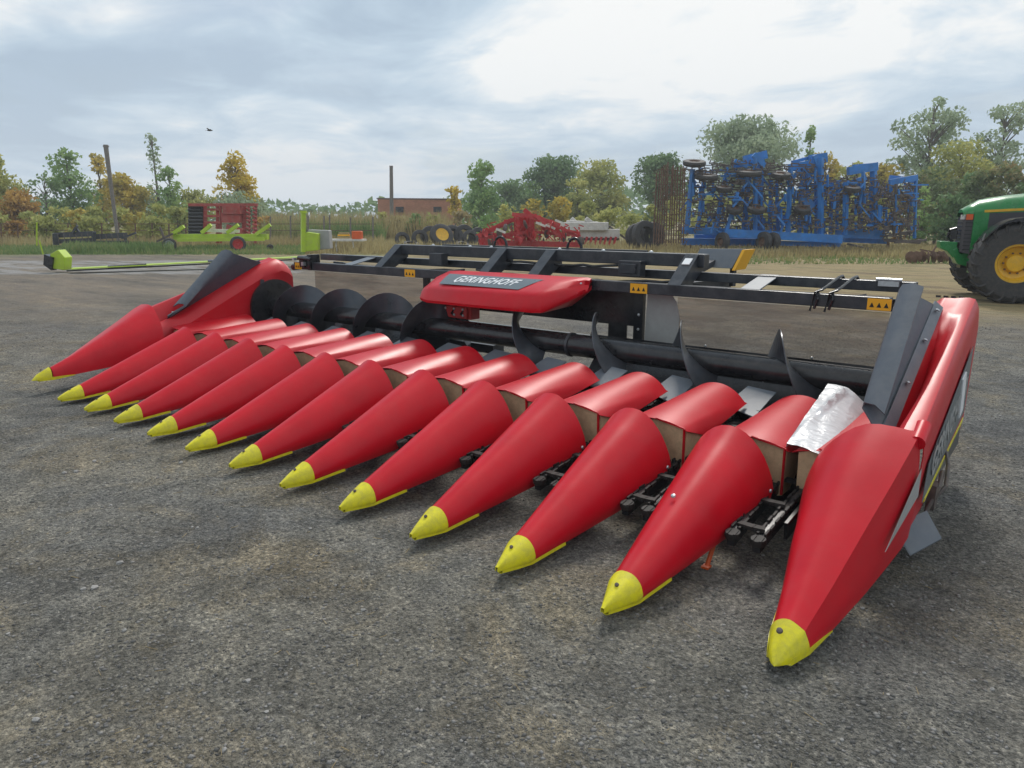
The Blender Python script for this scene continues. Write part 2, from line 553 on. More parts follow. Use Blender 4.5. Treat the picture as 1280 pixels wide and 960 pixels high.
# ------------------------------------------------------------------ ground
def ground_material():
    m, t, b = new_mat('yard_ground')
    geo = t.nodes.new('ShaderNodeNewGeometry')
    pos = geo.outputs['Position']
    # colour of the gritty yard
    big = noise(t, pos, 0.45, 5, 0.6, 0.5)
    mid = noise(t, pos, 3.5, 6, 0.65)
    fine = noise(t, pos, 38, 6, 0.75)
    grit = noise(t, pos, 150, 3, 0.8)
    base = ramp(t, fine, [(0.32, (0.052, 0.051, 0.049)), (0.45, (0.150, 0.148, 0.140)), (0.56, (0.232, 0.226, 0.212)), (0.68, (0.38, 0.37, 0.345))])
    vor = t.nodes.new('ShaderNodeTexVoronoi')
    vor.inputs['Scale'].default_value = 75
    t.links.new(pos, vor.inputs['Vector'])
    vsep = t.nodes.new('ShaderNodeSeparateColor')
    t.links.new(vor.outputs['Color'], vsep.inputs[0])
    base = mixc(t, 0.60, base, ramp(t, vsep.outputs[0], [(0.0, (0.55, 0.55, 0.56)), (0.5, (1, 1, 1)), (0.9, (1.15, 1.13, 1.1)), (1.0, (1.9, 1.85, 1.8))]), 'MULTIPLY')
    sp = ramp(t, grit, [(0.38, (0.55, 0.55, 0.55)), (0.55, (1, 1, 1)), (0.70, (1.0, 1.0, 1.0))])
    base = mixc(t, 0.55, base, sp, 'MULTIPLY')
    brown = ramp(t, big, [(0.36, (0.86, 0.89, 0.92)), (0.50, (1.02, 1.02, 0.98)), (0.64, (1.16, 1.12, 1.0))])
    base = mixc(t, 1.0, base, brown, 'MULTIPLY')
    stain = noise(t, pos, 1.1, 7, 0.68, 0.8)
    base = mixc(t, ramp(t, stain, [(0.50, (0, 0, 0)), (0.64, (0.75, 0.75, 0.75))]), base, mixc(t, 1.0, base, (1.22, 1.09, 0.88), 'MULTIPLY'))
    shade_fines = noise(t, pos, 0.75, 8, 0.7, 1.0)  # dark patches: dark fines, and largely shadow put into the ground colour
    base = mixc(t, ramp(t, shade_fines, [(0.44, (0.75, 0.75, 0.75)), (0.56, (0, 0, 0))]), base, mixc(t, 1.0, base, (0.66, 0.66, 0.67), 'MULTIPLY'))
    base = mixc(t, 1.0, base, ramp(t, mid, [(0.28, (0.62, 0.63, 0.64)), (0.5, (1.0, 1.0, 1.0)), (0.72, (1.34, 1.31, 1.26))]), 'MULTIPLY')
    # distance across the yard -> where the grass strip begins
    dp = t.nodes.new('ShaderNodeVectorMath')
    dp.operation = 'DOT_PRODUCT'
    sb = t.nodes.new('ShaderNodeVectorMath')
    sb.operation = 'SUBTRACT'
    t.links.new(pos, sb.inputs[0])
    sb.inputs[1].default_value = (CAM.x, CAM.y, 0)
    t.links.new(sb.outputs[0], dp.inputs[0])
    dp.inputs[1].default_value = tuple(FH)
    dq = t.nodes.new('ShaderNodeVectorMath')
    dq.operation = 'DOT_PRODUCT'
    t.links.new(sb.outputs[0], dq.inputs[0])
    dq.inputs[1].default_value = tuple(RH)
    D = dp.outputs['Value']
    X = dq.outputs['Value']
    wob = M2('MULTIPLY', M2('SUBTRACT', noise(t, pos, 0.22, 6, 0.65), 0.5, nodes=t), 13.0, nodes=t)
    # right side: straw ground starts nearer (about 13 m), left side: about 38 m
    edge = M2('SUBTRACT', D, M2('ADD', M2('MULTIPLY', X, -1.0, nodes=t), 22.5, nodes=t), nodes=t)
    e2_ = M2('ADD', edge, wob, nodes=t)
    fr = M2('DIVIDE', e2_, 6.0, clamp=True, nodes=t)
    # soil / straw mottling, drawn out across the line of travel
    mp = t.nodes.new('ShaderNodeMapping')
    mp.inputs['Rotation'].default_value = (0, 0, -YAW - 0.25)
    mp.inputs['Scale'].default_value = (0.22, 1.0, 1.0)
    t.links.new(pos, mp.inputs[0])
    st = noise(t, mp.outputs[0], 0.75, 9, 0.72)
    straw = ramp(t, st, [(0.34, (0.15, 0.12, 0.08)), (0.43, (0.24, 0.185, 0.105)), (0.50, (0.36, 0.28, 0.15)), (0.57, (0.20, 0.175, 0.09)), (0.66, (0.42, 0.33, 0.19))])
    straw = mixc(t, 1.0, straw, ramp(t, fine, [(0.3, (0.75, 0.75, 0.75)), (0.7, (1.15, 1.15, 1.15))]), 'MULTIPLY')
    brn = ramp(t, st, [(0.36, (0.10, 0.088, 0.075)), (0.5, (0.20, 0.165, 0.13)), (0.62, (0.27, 0.215, 0.155)), (0.70, (0.38, 0.30, 0.20))])
    brn = mixc(t, 1.0, brn, ramp(t, fine, [(0.3, (0.7, 0.7, 0.7)), (0.7, (1.25, 1.25, 1.25))]), 'MULTIPLY')
    far_ = M2('DIVIDE', M2('SUBTRACT', M2('ADD', D, M2('MULTIPLY', wob, 0.5, nodes=t), nodes=t), 10.0, nodes=t), 9.0, clamp=True, nodes=t)
    base = mixc(t, M2('MULTIPLY', far_, 0.72, nodes=t), base, brn)
    col = mixc(t, fr, base, straw)
    # pale gravel track far left
    tr_ = M2('MULTIPLY', M2('GREATER_THAN', D, 27.0, nodes=t), M2('LESS_THAN', M2('ADD', D, M2('MULTIPLY', wob, 0.25, nodes=t), nodes=t), 36.0, nodes=t), nodes=t)
    tr_ = M2('MULTIPLY', tr_, M2('LESS_THAN', M2('ADD', X, wob, nodes=t), -9.0, nodes=t), nodes=t)
    col = mixc(t, M2('MULTIPLY', M2('MULTIPLY', tr_, 0.8, nodes=t), ramp(t, noise(t, mp.outputs[0], 1.3, 6, 0.6), [(0.40, (0, 0, 0)), (0.55, (1, 1, 1))]), nodes=t), col, ramp(t, fine, [(0.3, (0.20, 0.20, 0.20)), (0.7, (0.42, 0.41, 0.40))]))
    # greener turf further out
    gf = M2('MULTIPLY', M2('DIVIDE', M2('SUBTRACT', D, 36.0, nodes=t), 6.0, clamp=True, nodes=t), ramp(t, noise(t, pos, 0.12, 5, 0.6), [(0.40, (0, 0, 0)), (0.6, (1, 1, 1))]), nodes=t)
    col = mixc(t, M2('MULTIPLY', gf, 0.7, nodes=t), col, ramp(t, fine, [(0.3, (0.10, 0.13, 0.045)), (0.7, (0.22, 0.24, 0.09))]))
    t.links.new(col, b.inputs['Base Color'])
    b.inputs['Roughness'].default_value = 0.92
    b.inputs['Specular IOR Level'].default_value = 0.2
    bn = t.nodes.new('ShaderNodeBump')
    bn.inputs['Strength'].default_value = 1.0
    bn.inputs['Distance'].default_value = 0.02
    hgt = M2('ADD', M2('ADD', M2('MULTIPLY', fine, 0.7, nodes=t), M2('MULTIPLY', vor.outputs['Distance'], -0.45, nodes=t), nodes=t), M2('ADD', M2('MULTIPLY', grit, 0.25, nodes=t), M2('ADD', M2('MULTIPLY', mid, 2.6, nodes=t), M2('MULTIPLY', noise(t, pos, 12, 5, 0.7), 1.6, nodes=t), nodes=t), nodes=t), nodes=t)
    t.links.new(hgt, bn.inputs['Height'])
    t.links.new(bn.outputs[0], b.inputs['Normal'])
    return m


MT['ground'] = ground_material()


def gz(x, y):
    """gentle unevenness of the yard in metres"""
    return (0.006 * np.sin(x * 2.3 - 1.7 * y + np.sin(3.1 * x)) + 0.010 * np.sin(x * 1.3 + 0.7 * np.sin(y * 0.9)) * np.cos(y * 1.1 + 0.4 * x)
            + 0.006 * np.sin(x * 3.7 + y * 2.1) + 0.004 * np.sin(x * 7.9 - y * 5.3)) - 0.012


def axis(lo, hi, c0, c1, fine):
    a = list(np.arange(c0, c1, fine))
    s, x = fine, c1
    while x < hi:
        a.append(x)
        s *= 1.35
        x += s
    a.append(hi)
    s, x = fine, c0
    while True:
        s *= 1.35
        x -= s
        if x < lo:
            break
        a.append(x)
    a.append(lo)
    return np.array(sorted(a))


gx = axis(-700, 700, -6, 14, 0.12)
gy = axis(-300, 900, -4, 9, 0.12)
XX, YY = np.meshgrid(gx, gy)
near = np.clip(1 - np.maximum(np.abs(XX - 4) - 12, np.abs(YY - 2) - 9) / 10, 0, 1)
ZZ = gz(XX, YY) * near - 0.012 * (1 - near)
V = np.stack([XX.ravel(), YY.ravel(), ZZ.ravel()], 1)
nx, ny = len(gx), len(gy)
ii, jj = np.meshgrid(np.arange(nx - 1), np.arange(ny - 1))
a0 = (jj * nx + ii).ravel()
F = np.stack([a0, a0 + 1, a0 + nx + 1, a0 + nx], 1)
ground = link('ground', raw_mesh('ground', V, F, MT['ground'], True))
tag(ground, kind='structure')

# loose grit
OCT = np.array([(1, 0, 0), (-1, 0, 0), (0, 1, 0), (0, -1, 0), (0, 0, 1), (0, 0, -1)], float)
OCF = np.array([(0, 2, 4), (2, 1, 4), (1, 3, 4), (3, 0, 4), (2, 0, 5), (1, 2, 5), (3, 1, 5), (0, 3, 5)])


def stone_mat(name, c0, c1):
    m, t, b = new_mat(name)
    geo = t.nodes.new('ShaderNodeNewGeometry')
    r_ = geo.outputs['Random Per Island']
    c = ramp(t, r_, [(0.0, c0), (1.0, c1)])
    c = mixc(t, 0.5, c, ramp(t, noise(t, geo.outputs['Position'], 90, 4, 0.6), [(0.3, (0.7,) * 3), (0.7, (1.3,) * 3)]), 'MULTIPLY')
    t.links.new(c, b.inputs['Base Color'])
    b.inputs['Roughness'].default_value = 0.85
    return m


MT['grit'] = stone_mat('grit_stone', (0.07, 0.069, 0.066), (0.25, 0.24, 0.225))
CLOD = 1
MT['stone'] = stone_mat('yard_stone', (0.17, 0.167, 0.16), (0.30, 0.29, 0.275))
n_p = 120000
dd = 1.6 + rng.random(n_p) ** 1.7 * 13
xx = (rng.random(n_p) - 0.5) * 2 * 0.8 * dd
px_ = CAM.x + FH.x * dd + RH.x * xx
py_ = CAM.y + FH.y * dd + RH.y * xx
sz = 0.0024 + 0.011 * rng.random(n_p) ** 9 + dd * 0.00028
sc = sz[:, None] * (0.6 + 0.8 * rng.random((n_p, 3))) * np.array([1, 1, 0.6])
ang = rng.random(n_p) * 6.28
vo = OCT[None] * sc[:, None, :] * (0.8 + 0.4 * rng.random((n_p, 6, 1)))
vx = vo[:, :, 0] * np.cos(ang)[:, None] - vo[:, :, 1] * np.sin(ang)[:, None]
vy = vo[:, :, 0] * np.sin(ang)[:, None] + vo[:, :, 1] * np.cos(ang)[:, None]
V = np.stack([vx + px_[:, None], vy + py_[:, None], vo[:, :, 2] + gz(px_, py_)[:, None] + 0.001], 2).reshape(-1, 3)
F = (OCF[None] + np.arange(n_p)[:, None, None] * 6).reshape(-1, 3)
tag(link('gravel', raw_mesh('gravel', V, F, MT['grit'])), 'loose grey grit scattered over the yard', 'gravel', kind='stuff')

# stones that can be picked out one by one, pieces of the ground
import bmesh


def stone_mesh(i):
    bm = bmesh.new()
    bmesh.ops.create_icosphere(bm, subdivisions=1, radius=1)
    r_ = random.Random(i)
    for v_ in bm.verts:
        v_.co = Vector((v_.co.x * r_.uniform(0.7, 1.2), v_.co.y * r_.uniform(0.55, 1.0), v_.co.z * r_.uniform(0.45, 0.85)))
    me = bpy.data.meshes.new('stone')
    bm.to_mesh(me)
    bm.free()
    me.materials.append(MT['stone'])
    return me


stones = [stone_mesh(i) for i in range(6)]


def ground_at(u, v):
    d = _F + RH * ((u - 640) / FPX) - _U * ((v - 480) / FPX)
    p = CAM + d * (-CAM.z / d.z)
    return p


spots = [(118, 733, 8), (104, 734, 6), (150, 702, 7), (155, 786, 5), (45, 899, 8), (280, 937, 6), (333, 887, 5), (332, 880, 4),
         (122, 905, 4), (208, 884, 3), (454, 757, 6), (447, 762, 4), (310, 849, 6), (240, 656, 4), (95, 588, 6), (80, 590, 5),
         (140, 520 + 30, 4), (196, 642, 3), (160, 880, 3), (388, 590 + 70, 4), (138, 628, 4), (226, 578, 5), (118, 576, 5),
         (246, 657, 4), (10, 791, 4), (1052, 928, 5), (838, 870, 4), (884, 818, 4), (760, 905, 3), (930, 905, 4), (1110, 870, 4),
         (1190, 760, 5), (1230, 700, 4), (1155, 840, 4), (1078, 760, 5), (1240, 860, 5), (700, 850, 3), (560, 905, 4), (410, 870, 3), (600, 800, 3),
         (365, 640, 3), (270, 610, 3), (240, 800, 3), (360, 780, 3), (500, 720, 3), (730, 742, 3), (905, 780, 4), (1210, 560, 3), (1250, 520, 3), (1230, 600, 3)]
for i, (u, v, s_) in enumerate(spots):
    p = ground_at(u, v)
    dist = (p - CAM).length
    r_ = s_ * 0.62 * dist / FPX
    o = link('stone', stones[i % 6], ground, (p.x, p.y, float(gz(p.x, p.y)) + r_ * 0.2), (0, 0, random.uniform(0, 6.28)))
    o.scale = (r_, r_, r_)

# bits of straw blown over the yard
tw_ = MB()
r5 = random.Random(21)
for i in range(420):
    dd_ = r5.uniform(2.2, 14)
    xx_ = r5.uniform(-.75, .75) * dd_
    p = Vector((CAM.x + FH.x * dd_ + RH.x * xx_, CAM.y + FH.y * dd_ + RH.y * xx_, 0))
    p.z = float(gz(p.x, p.y)) + .004
    a = r5.uniform(0, 6.28)
    l_ = r5.uniform(.012, .06) * (2 if r5.random() < .06 else 1)
    w_ = .0011 + dd_ * .00012
    tw_.bar(p, p + Vector((math.cos(a) * l_, math.sin(a) * l_, r5.uniform(0, .004))), w_, w_)
tag(link('straw', tw_.mesh('straw', MT['straw'])), 'bits of dry straw blown over the yard', 'straw', kind='stuff')

# ------------------------------------------------------------------ the corn header
hd = thing('corn_header', 'long red twelve row corn header with yellow tipped snouts standing on the dark yard', 'corn header', (0, 0, 0))

PROF = [(0, .700), (.055, .692), (.105, .668), (.15, .632), (.19, .585), (.225, .53), (.255, .465), (.278, .40), (.29, .33), (.285, .265), (.262, .20)]


def snout_section(y, grow=0.0):
    """half-cone cross-section of a snout, closing towards the tip"""
    s = (y - 0.0) / 1.53
    wf = (0.30 + 0.70 * ((y - 0.2) / 1.33)) if y > 0.2 else 0.30 * max(y, 0.0) / 0.2
    wf = wf * (1 + 0.03 * math.sin(math.pi * min(max((y - 0.2) / 1.33, 0), 1)))
    top = 0.072 + (0.700 - 0.072) * (0.155 + 0.845 * (y - 0.2) / 1.33 if y > 0.2 else 0.155 * (max(y, 0) / 0.2) ** 0.75)
    bot = 0.058 + 0.142 * max(0, (y - 0.2)) / 1.33
    right = []
    for dx, z in PROF:
        k = (z - .20) / .50
        right.append((dx * wf + (grow if dx else 0), bot + (top - bot) * k + (grow if k > .5 else 0)))
    pts = [(-a, b_) for a, b_ in right[::-1]] + right[1:]
    return pts


def snout_mesh():
    mb = MB()
    secs = []
    for i in range(13):
        y = 0.20 + (1.53 - 0.20) * i / 12
        pts = snout_section(y)
        q = []
        n = len(pts)
        for k, (dx, z) in enumerate(pts):
            yy = y
            if i == 12:
                hgt = (z - .2) / .5
                yy = y - 0.02 + 0.05 * (1 - hgt) if hgt > 0.2 else y - 0.02 + 0.05 * .8 - (0.2 - hgt) * 0.45
            q.append((dx, yy, z))
        secs.append(q)
    mb.loft(secs)
    return mb


def cap_mesh():
    mb = MB()
    secs = []
    for y in (0.0, 0.008, 0.03, 0.07, 0.12, 0.16, 0.20, 0.235):
        pts = snout_section(max(y, 0.004), 0.009)
        secs.append([(dx, y, z) for dx, z in pts])
    mb.loft(secs)
    # keel plate and its two side skirts running back under the snout
    for s in (-1, 1):
        q = []
        for y, h in ((0.03, .03), (0.12, .045), (0.22, .05), (0.33, .04), (0.44, .028), (0.50, 0.004)):
            pts = snout_section(y, 0.008)
            x = pts[-1][0] * s
            zb = pts[-1][1]
            q.append([(x, y, zb + h - .002), (x * 1.02, y, zb - 0.016), (x * .5, y, zb - 0.022), (0, y, zb - 0.024)])
        mb.loft(q)
    return mb


snout_me = snout_mesh().mesh('snout', MT['red'], True, 50)
cap_me = cap_mesh().mesh('nose_cap', MT['yellow'], True, 50)
bolt_me = MB().ring((0, 0, 0), (0, 0, 1), [(0, 0.0), (0.0, 0.012), (0.007, 0.010), (0.009, 0.0)], 10).mesh('bolt', MT['tine'], True)
rivet_me = MB().ring((0, 0, 0), (0, 0, 1), [(0, 0.0), (0.0, 0.014), (0.008, 0.011), (0.011, 0.0)], 10).mesh('stud', MT['galv'], True)


def small(me, name, parent, loc, rot=(0, 0, 0), s=1.0):
    o = link(name, me, parent, loc, rot)
    o.scale = (s, s, s)
    return o


rnd = random.Random(3)
for k in range(1, 12):
    o = link('snout', snout_me, hd, (0.7 * k, 0, 0), (rnd.uniform(-.004, .004), 0, rnd.uniform(-.006, .006)), solid=0.006)
    c = link('nose_cap', cap_me, o, (0, 0, 0), solid=0.003)
    small(bolt_me, 'bolt', o, (0.0, 0.135, 0.158), (R(38), 0, 0))
    for s in (-1, 1):
        small(rivet_me, 'bolt', o, (s * .292, 1.50, 0.33), (0, R(90 * s), 0))
        small(rivet_me, 'bolt', o, (s * .287, 1.45, 0.27), (0, R(90 * s), 0), .8)
    if k == 11:
        small(rivet_me, 'rivet', o, (-0.03, 0.80, 0.432), (R(25), 0, 0), 1.1)

# rear hoods: arch over the row, narrower at the back, boards closing it in front
def hood_arch(q, t):
    """height across the arch, q from -1 to 1"""
    top = .612 + .066 * t ** .7
    edge = .572 - .022 * t
    return top - (top - edge) * (0.85 * q * q + 0.15 * q ** 4)


def hood_row(y, t, q0=-1.0, q1=1.0, n=16, wide=None):
    c_ = .095 - .015 * t
    hw = .220 + .025 * t
    if wide:
        c_, hw = 0.0, wide - .03 * t
    k = min(max((y - 1.66) / .36, 0), 1)
    drop = .012 + .11 * k * (1 - max(0, (y - 2.02) / .70))      # side skirt, deepest about a third of the way back
    row = []
    if q0 <= -1:
        row.append((c_ - hw - .018, y, hood_arch(1, t) - drop))
    for j in range(n + 1):
        q = q0 + (q1 - q0) * j / n
        row.append((c_ + hw * q, y, hood_arch(q, t)))
    if q1 >= 1:
        row.append((c_ + hw + .022, y, hood_arch(1, t) - drop))
    return row


def hood_mesh():
    mb = MB()
    mb.loft([hood_row(1.66 + 1.10 * i / 10, i / 10) for i in range(11)])
    return mb


hood_me = hood_mesh().mesh('hood', MT['red_paint'], True, 50)


def board_mesh(xl, xr):
    pl = MB()
    pl.prism([(xl, 1.675, .565), (xl * .5 + xr * .5, 1.675, .600), (xr - .004, 1.68, .564), (xr - .004, 1.70, .24), (xr - .09, 1.70, .22), (xl, 1.70, .22)], (0, .010, 0))
    pl.prism([(xr + .008, 1.70, .560), (xr + .022, 2.04, .44), (xr + .008, 2.02, .40), (xr - .002, 1.86, .24), (xr - .002, 1.70, .24)], (-.008, 0, 0))
    return pl


def rib_mesh(xl, xr):
    m_ = MB()
    m_.bar((xr + .002, 1.672, .572), (xr - .003, 1.692, .25), .010, .016)
    m_.bar((xl * .5 + xr * .5, 1.664, .614), (xr + .002, 1.664, .574), .012, .010)
    return m_


plate_me = board_mesh(-.12, .312).mesh('front_board', MT['board'], False)
lip_me = rib_mesh(-.12, .312).mesh('corner_rib', MT['red_paint'])
for k in range(1, 12):
    o = link('hood', hood_me, hd, (0.7 * k, rnd.uniform(-.008, .008), rnd.uniform(-.004, .004)), solid=0.004)
    link('front_board', plate_me, o)
    link('corner_rib', lip_me, o)

# row units between the snouts
ru = MB()
for s in (-1, 1):
    ru.bar((s * .075, .95, .19), (s * .095, 2.75, .42), .045, .07)
    ru.bar((s * .14, 1.25, .20), (s * .16, 2.75, .40), .02, .11)
ru.box((0, 2.55, .33), (.34, .36, .16))
ru.box((0, 2.2, .22), (.46, .5, .09))
ru_me = ru.mesh('row_unit', MT['black'])
ch = MB()
for s in (-1, 1):
    for off in (-.022, .022):
        n = 22
        for i in range(n):
            t_ = i / (n - 1)
            y = .97 + 1.7 * t_
            z = .228 + .215 * t_
            x = s * (.075 + .02 * t_) + off
            ch.box((x, y, z + (0.006 if i % 2 else 0)), (.013, .062, .022), Matrix.Rotation(.125, 3, 'X'))
    for i in range(5):
        t_ = (i + .3) / 5
        ch.bar((s * .075, .97 + 1.7 * t_, .24 + .215 * t_), (s * -.02, .95 + 1.7 * t_, .245 + .215 * t_), .05, .022)
ch_me = ch.mesh('gathering_chain', MT['chain'])
sp_mes = []
for s in (-1, 1):
    sp_ = MB()
    sp_.ring((s * .075, .98, .215), (0, -.12, 1), [(-.02, 0), (-.02, .042), (.0, .048), (.02, .042), (.02, 0)], 14)
    sp_mes.append(sp_.mesh('idler_sprocket', MT['chain'], True))
gp_me = MB().prism([(-.17, 2.72, .50), (.10, 2.66, .46), (.14, 3.02, .60), (-.10, 3.02, .62)], (0, 0, .008)).mesh('stripper_plate', MT['grey'])
for k in range(12):
    x = 0.35 + 0.7 * k
    o = link('row_unit', ru_me, hd, (x, 0, 0))
    link('gathering_chain', ch_me, o)
    for q_ in sp_mes:
        link('idler_sprocket', q_, o)
    g_ = link('stripper_plate', gp_me, o)


# end snouts (left one mirrors the right one)
def end_sections():
    # local x runs outwards from the centre line of the end row (8.4): inner bottom, inner, inner top, crown, crease, outer, outer bottom
    return [
        (0.115, [(.115, .05), (.115, .058), (.12, .067), (.13, .073), (.145, .069), (.15, .06), (.15, .05)]),
        (0.16, [(.085, .055), (.088, .082), (.10, .108), (.128, .122), (.16, .112), (.178, .08), (.182, .05)]),
        (0.30, [(.045, .06), (.05, .125), (.075, .170), (.13, .192), (.198, .16), (.222, .10), (.225, .055)]),
        (0.55, [(.0, .10), (.008, .21), (.035, .275), (.12, .312), (.235, .285), (.268, .16), (.268, .085)]),
        (0.90, [(-.08, .15), (-.065, .33), (-.02, .43), (.10, .505), (.288, .49), (.322, .26), (.318, .13)]),
        (1.20, [(-.14, .20), (-.12, .42), (-.065, .56), (.09, .68), (.335, .665), (.362, .40), (.352, .17)]),
        (1.42, [(-.20, .23), (-.17, .48), (-.10, .645), (.09, .795), (.368, .80), (.392, .48), (.375, .20)]),
        (1.53, [(-.205, .26), (-.18, .50), (-.105, .68), (.10, .855), (.378, .855), (.402, .52), (.385, .23)]),
    ]


def crv(pts, sub=4):
    """Catmull-Rom refine of a section, keeping the crease (index 4) sharp"""
    def seg(p, i):
        a, b_, c, d = p[max(i - 1, 0)], p[i], p[i + 1], p[min(i + 2, len(p) - 1)]
        o_ = []
        for j in range(sub):
            t_ = j / sub
            o_.append(tuple(0.5 * ((2 * b_[q]) + (-a[q] + c[q]) * t_ + (2 * a[q] - 5 * b_[q] + 4 * c[q] - d[q]) * t_ ** 2
                                   + (-a[q] + 3 * b_[q] - 3 * c[q] + d[q]) * t_ ** 3) for q in range(2)))
        return o_
    A, B = pts[:5], pts[4:]
    r_ = []
    for i in range(4):
        r_ += seg(A, i)
    for i in range(2):
        r_ += seg(B, i)
    r_.append(pts[-1])
    return r_


def end_mesh(side):
    mb = MB()
    mb.loft([[(side * a, y, z) for a, z in crv(p)] for y, p in end_sections()[2:]])
    return mb


def end_cap(side):
    mb = MB()
    rows = []
    for y, p in end_sections()[:3]:
        q = [(side * (.12 + (a - .12) * 1.04), y - (0.0 if y < .3 else .012), z + .007) for a, z in crv(p)]
        rows.append(q)
    rows.insert(0, [(side * .135, .095, .060)] * len(rows[0]))
    mb.loft(rows)
    for s, idx in ((1, -1), (-1, 0)):
        q = []
        E_ = end_sections()
        for (y, h) in ((.165, .03), (.30, .03), (.42, .018), (.52, .003)):
            ys = [e[0] for e in E_]
            i = max(j for j in range(len(ys)) if ys[j] <= y + 1e-6)
            i = min(i, len(ys) - 2)
            t_ = (y - ys[i]) / (ys[i + 1] - ys[i])
            a = E_[i][1][idx][0] * (1 - t_) + E_[i + 1][1][idx][0] * t_
            z = E_[i][1][idx][1] * (1 - t_) + E_[i + 1][1][idx][1] * t_
            q.append([(side * (a + s * .004), y, z + h), (side * (a + s * .004), y, z - .004), (side * .12, y, z - .010)])
        mb.loft(q)
    return mb


RZ0, RZ1 = (1.55, .855), (3.40, 1.44)     # outer rim line (y, z)


def rim_at(y):
    t_ = (y - RZ0[0]) / (RZ1[0] - RZ0[0])
    return RZ0[1] + (RZ1[1] - RZ0[1]) * t_


def side_panel(side):
    mb = MB()
    secs = []
    for y in (1.55, 1.62, 1.80, 2.1, 2.5, 2.8, 3.05, 3.12, 3.25, 3.40, 3.52, 3.58):
        zr = rim_at(min(y, 3.40))
        t_ = (y - 1.66) / (3.12 - 1.66)
        za = .68 + (1.36 - .68) * min(max(t_, 0), 1)       # where the rubber flap is bolted on
        if y > 3.12:
            za = zr - .012
        dip = .16 * math.sin(math.pi * min(max((y - 1.5) / 1.6, 0), 1)) if y <= 3.06 else 0.0
        if y > 3.40:
            k = (y - 3.40) / .18
            zr -= .10 * k * k
            za = zr - .012
        zin = max(za - .17, .45)
        zb = .42 if y < 2.9 else .42
        out_ = .40 - .03 * (y - 1.55) / 1.85
        w_in = .235 + .02 * math.sin(math.pi * min(max((y - 1.6) / 1.5, 0), 1)) if y <= 3.06 else .20
        row = [(0.0, zb), (0.0, zin), (.05, zin + .09), (.135, za - .004), (.155, za), (w_in - .04, za - dip), (w_in + .02, max(zr - .03 - dip * .25, za - dip)),
               (w_in + .055, zr - .006), (out_ - .06, zr), (out_ - .02, zr - .010), (out_, zr - .05), (out_ + .006, zr - .14), (out_ - .005, .50), (out_ - .03, .24)]
        secs.append([(side * a, y, z) for a, z in row])
    mb.loft(secs)
    # rear closing face
    last = secs[-1]
    mb.add(last, [tuple(range(len(last)))])
    return mb


def flap(side):
    mb = MB()
    n = 9
    secs = []
    for i in range(n):
        t_ = i / (n - 1)
        L_ = lambda a, b_: tuple(a[q] + (b_[q] - a[q]) * t_ for q in range(3))
        at_ = L_((.16, 1.68, .695), (.15, 3.16, 1.385))
        b1 = L_((.075, 1.80, .80), (.07, 2.86, 1.475))
        fo = L_((.0, 1.88, .865), (-.01, 2.64, 1.535))
        r1 = L_((.012, 1.872, .895), (.01, 2.62, 1.568))
        r2_ = L_((.075, 1.84, .895), (.075, 2.59, 1.582))
        lip = L_((.14, 1.80, .855), (.14, 2.56, 1.562))
        secs.append([(side * a[0], a[1], a[2]) for a in (at_, b1, fo, r1, r2_, lip)])
    mb.loft(secs)
    return mb


def text_mesh(txt, size, mname, shear=0.25, extrude=0.002, bold=0.012):
    cu = bpy.data.curves.new('lettering', 'FONT')
    cu.body = txt
    cu.size = size
    cu.shear = shear
    cu.extrude = extrude
    cu.offset = bold * size
    cu.align_x = 'CENTER'
    cu.align_y = 'CENTER'
    cu.resolution_u = 2
    cu.space_character = 1.05
    o = bpy.data.objects.new('tmp_text', cu)
    COL.objects.link(o)
    bpy.context.view_layer.update()
    dg = bpy.context.evaluated_depsgraph_get()
    me = bpy.data.meshes.new_from_object(o.evaluated_get(dg))
    bpy.data.objects.remove(o)
    bpy.data.curves.remove(cu)
    me.materials.clear()
    me.materials.append(MT[mname])
    return me


def frame_rot(xa, ya):
    xa = Vector(xa).normalized()
    za = xa.cross(Vector(ya)).normalized()
    ya = za.cross(xa)
    return Matrix((xa, ya, za)).transposed().to_euler()


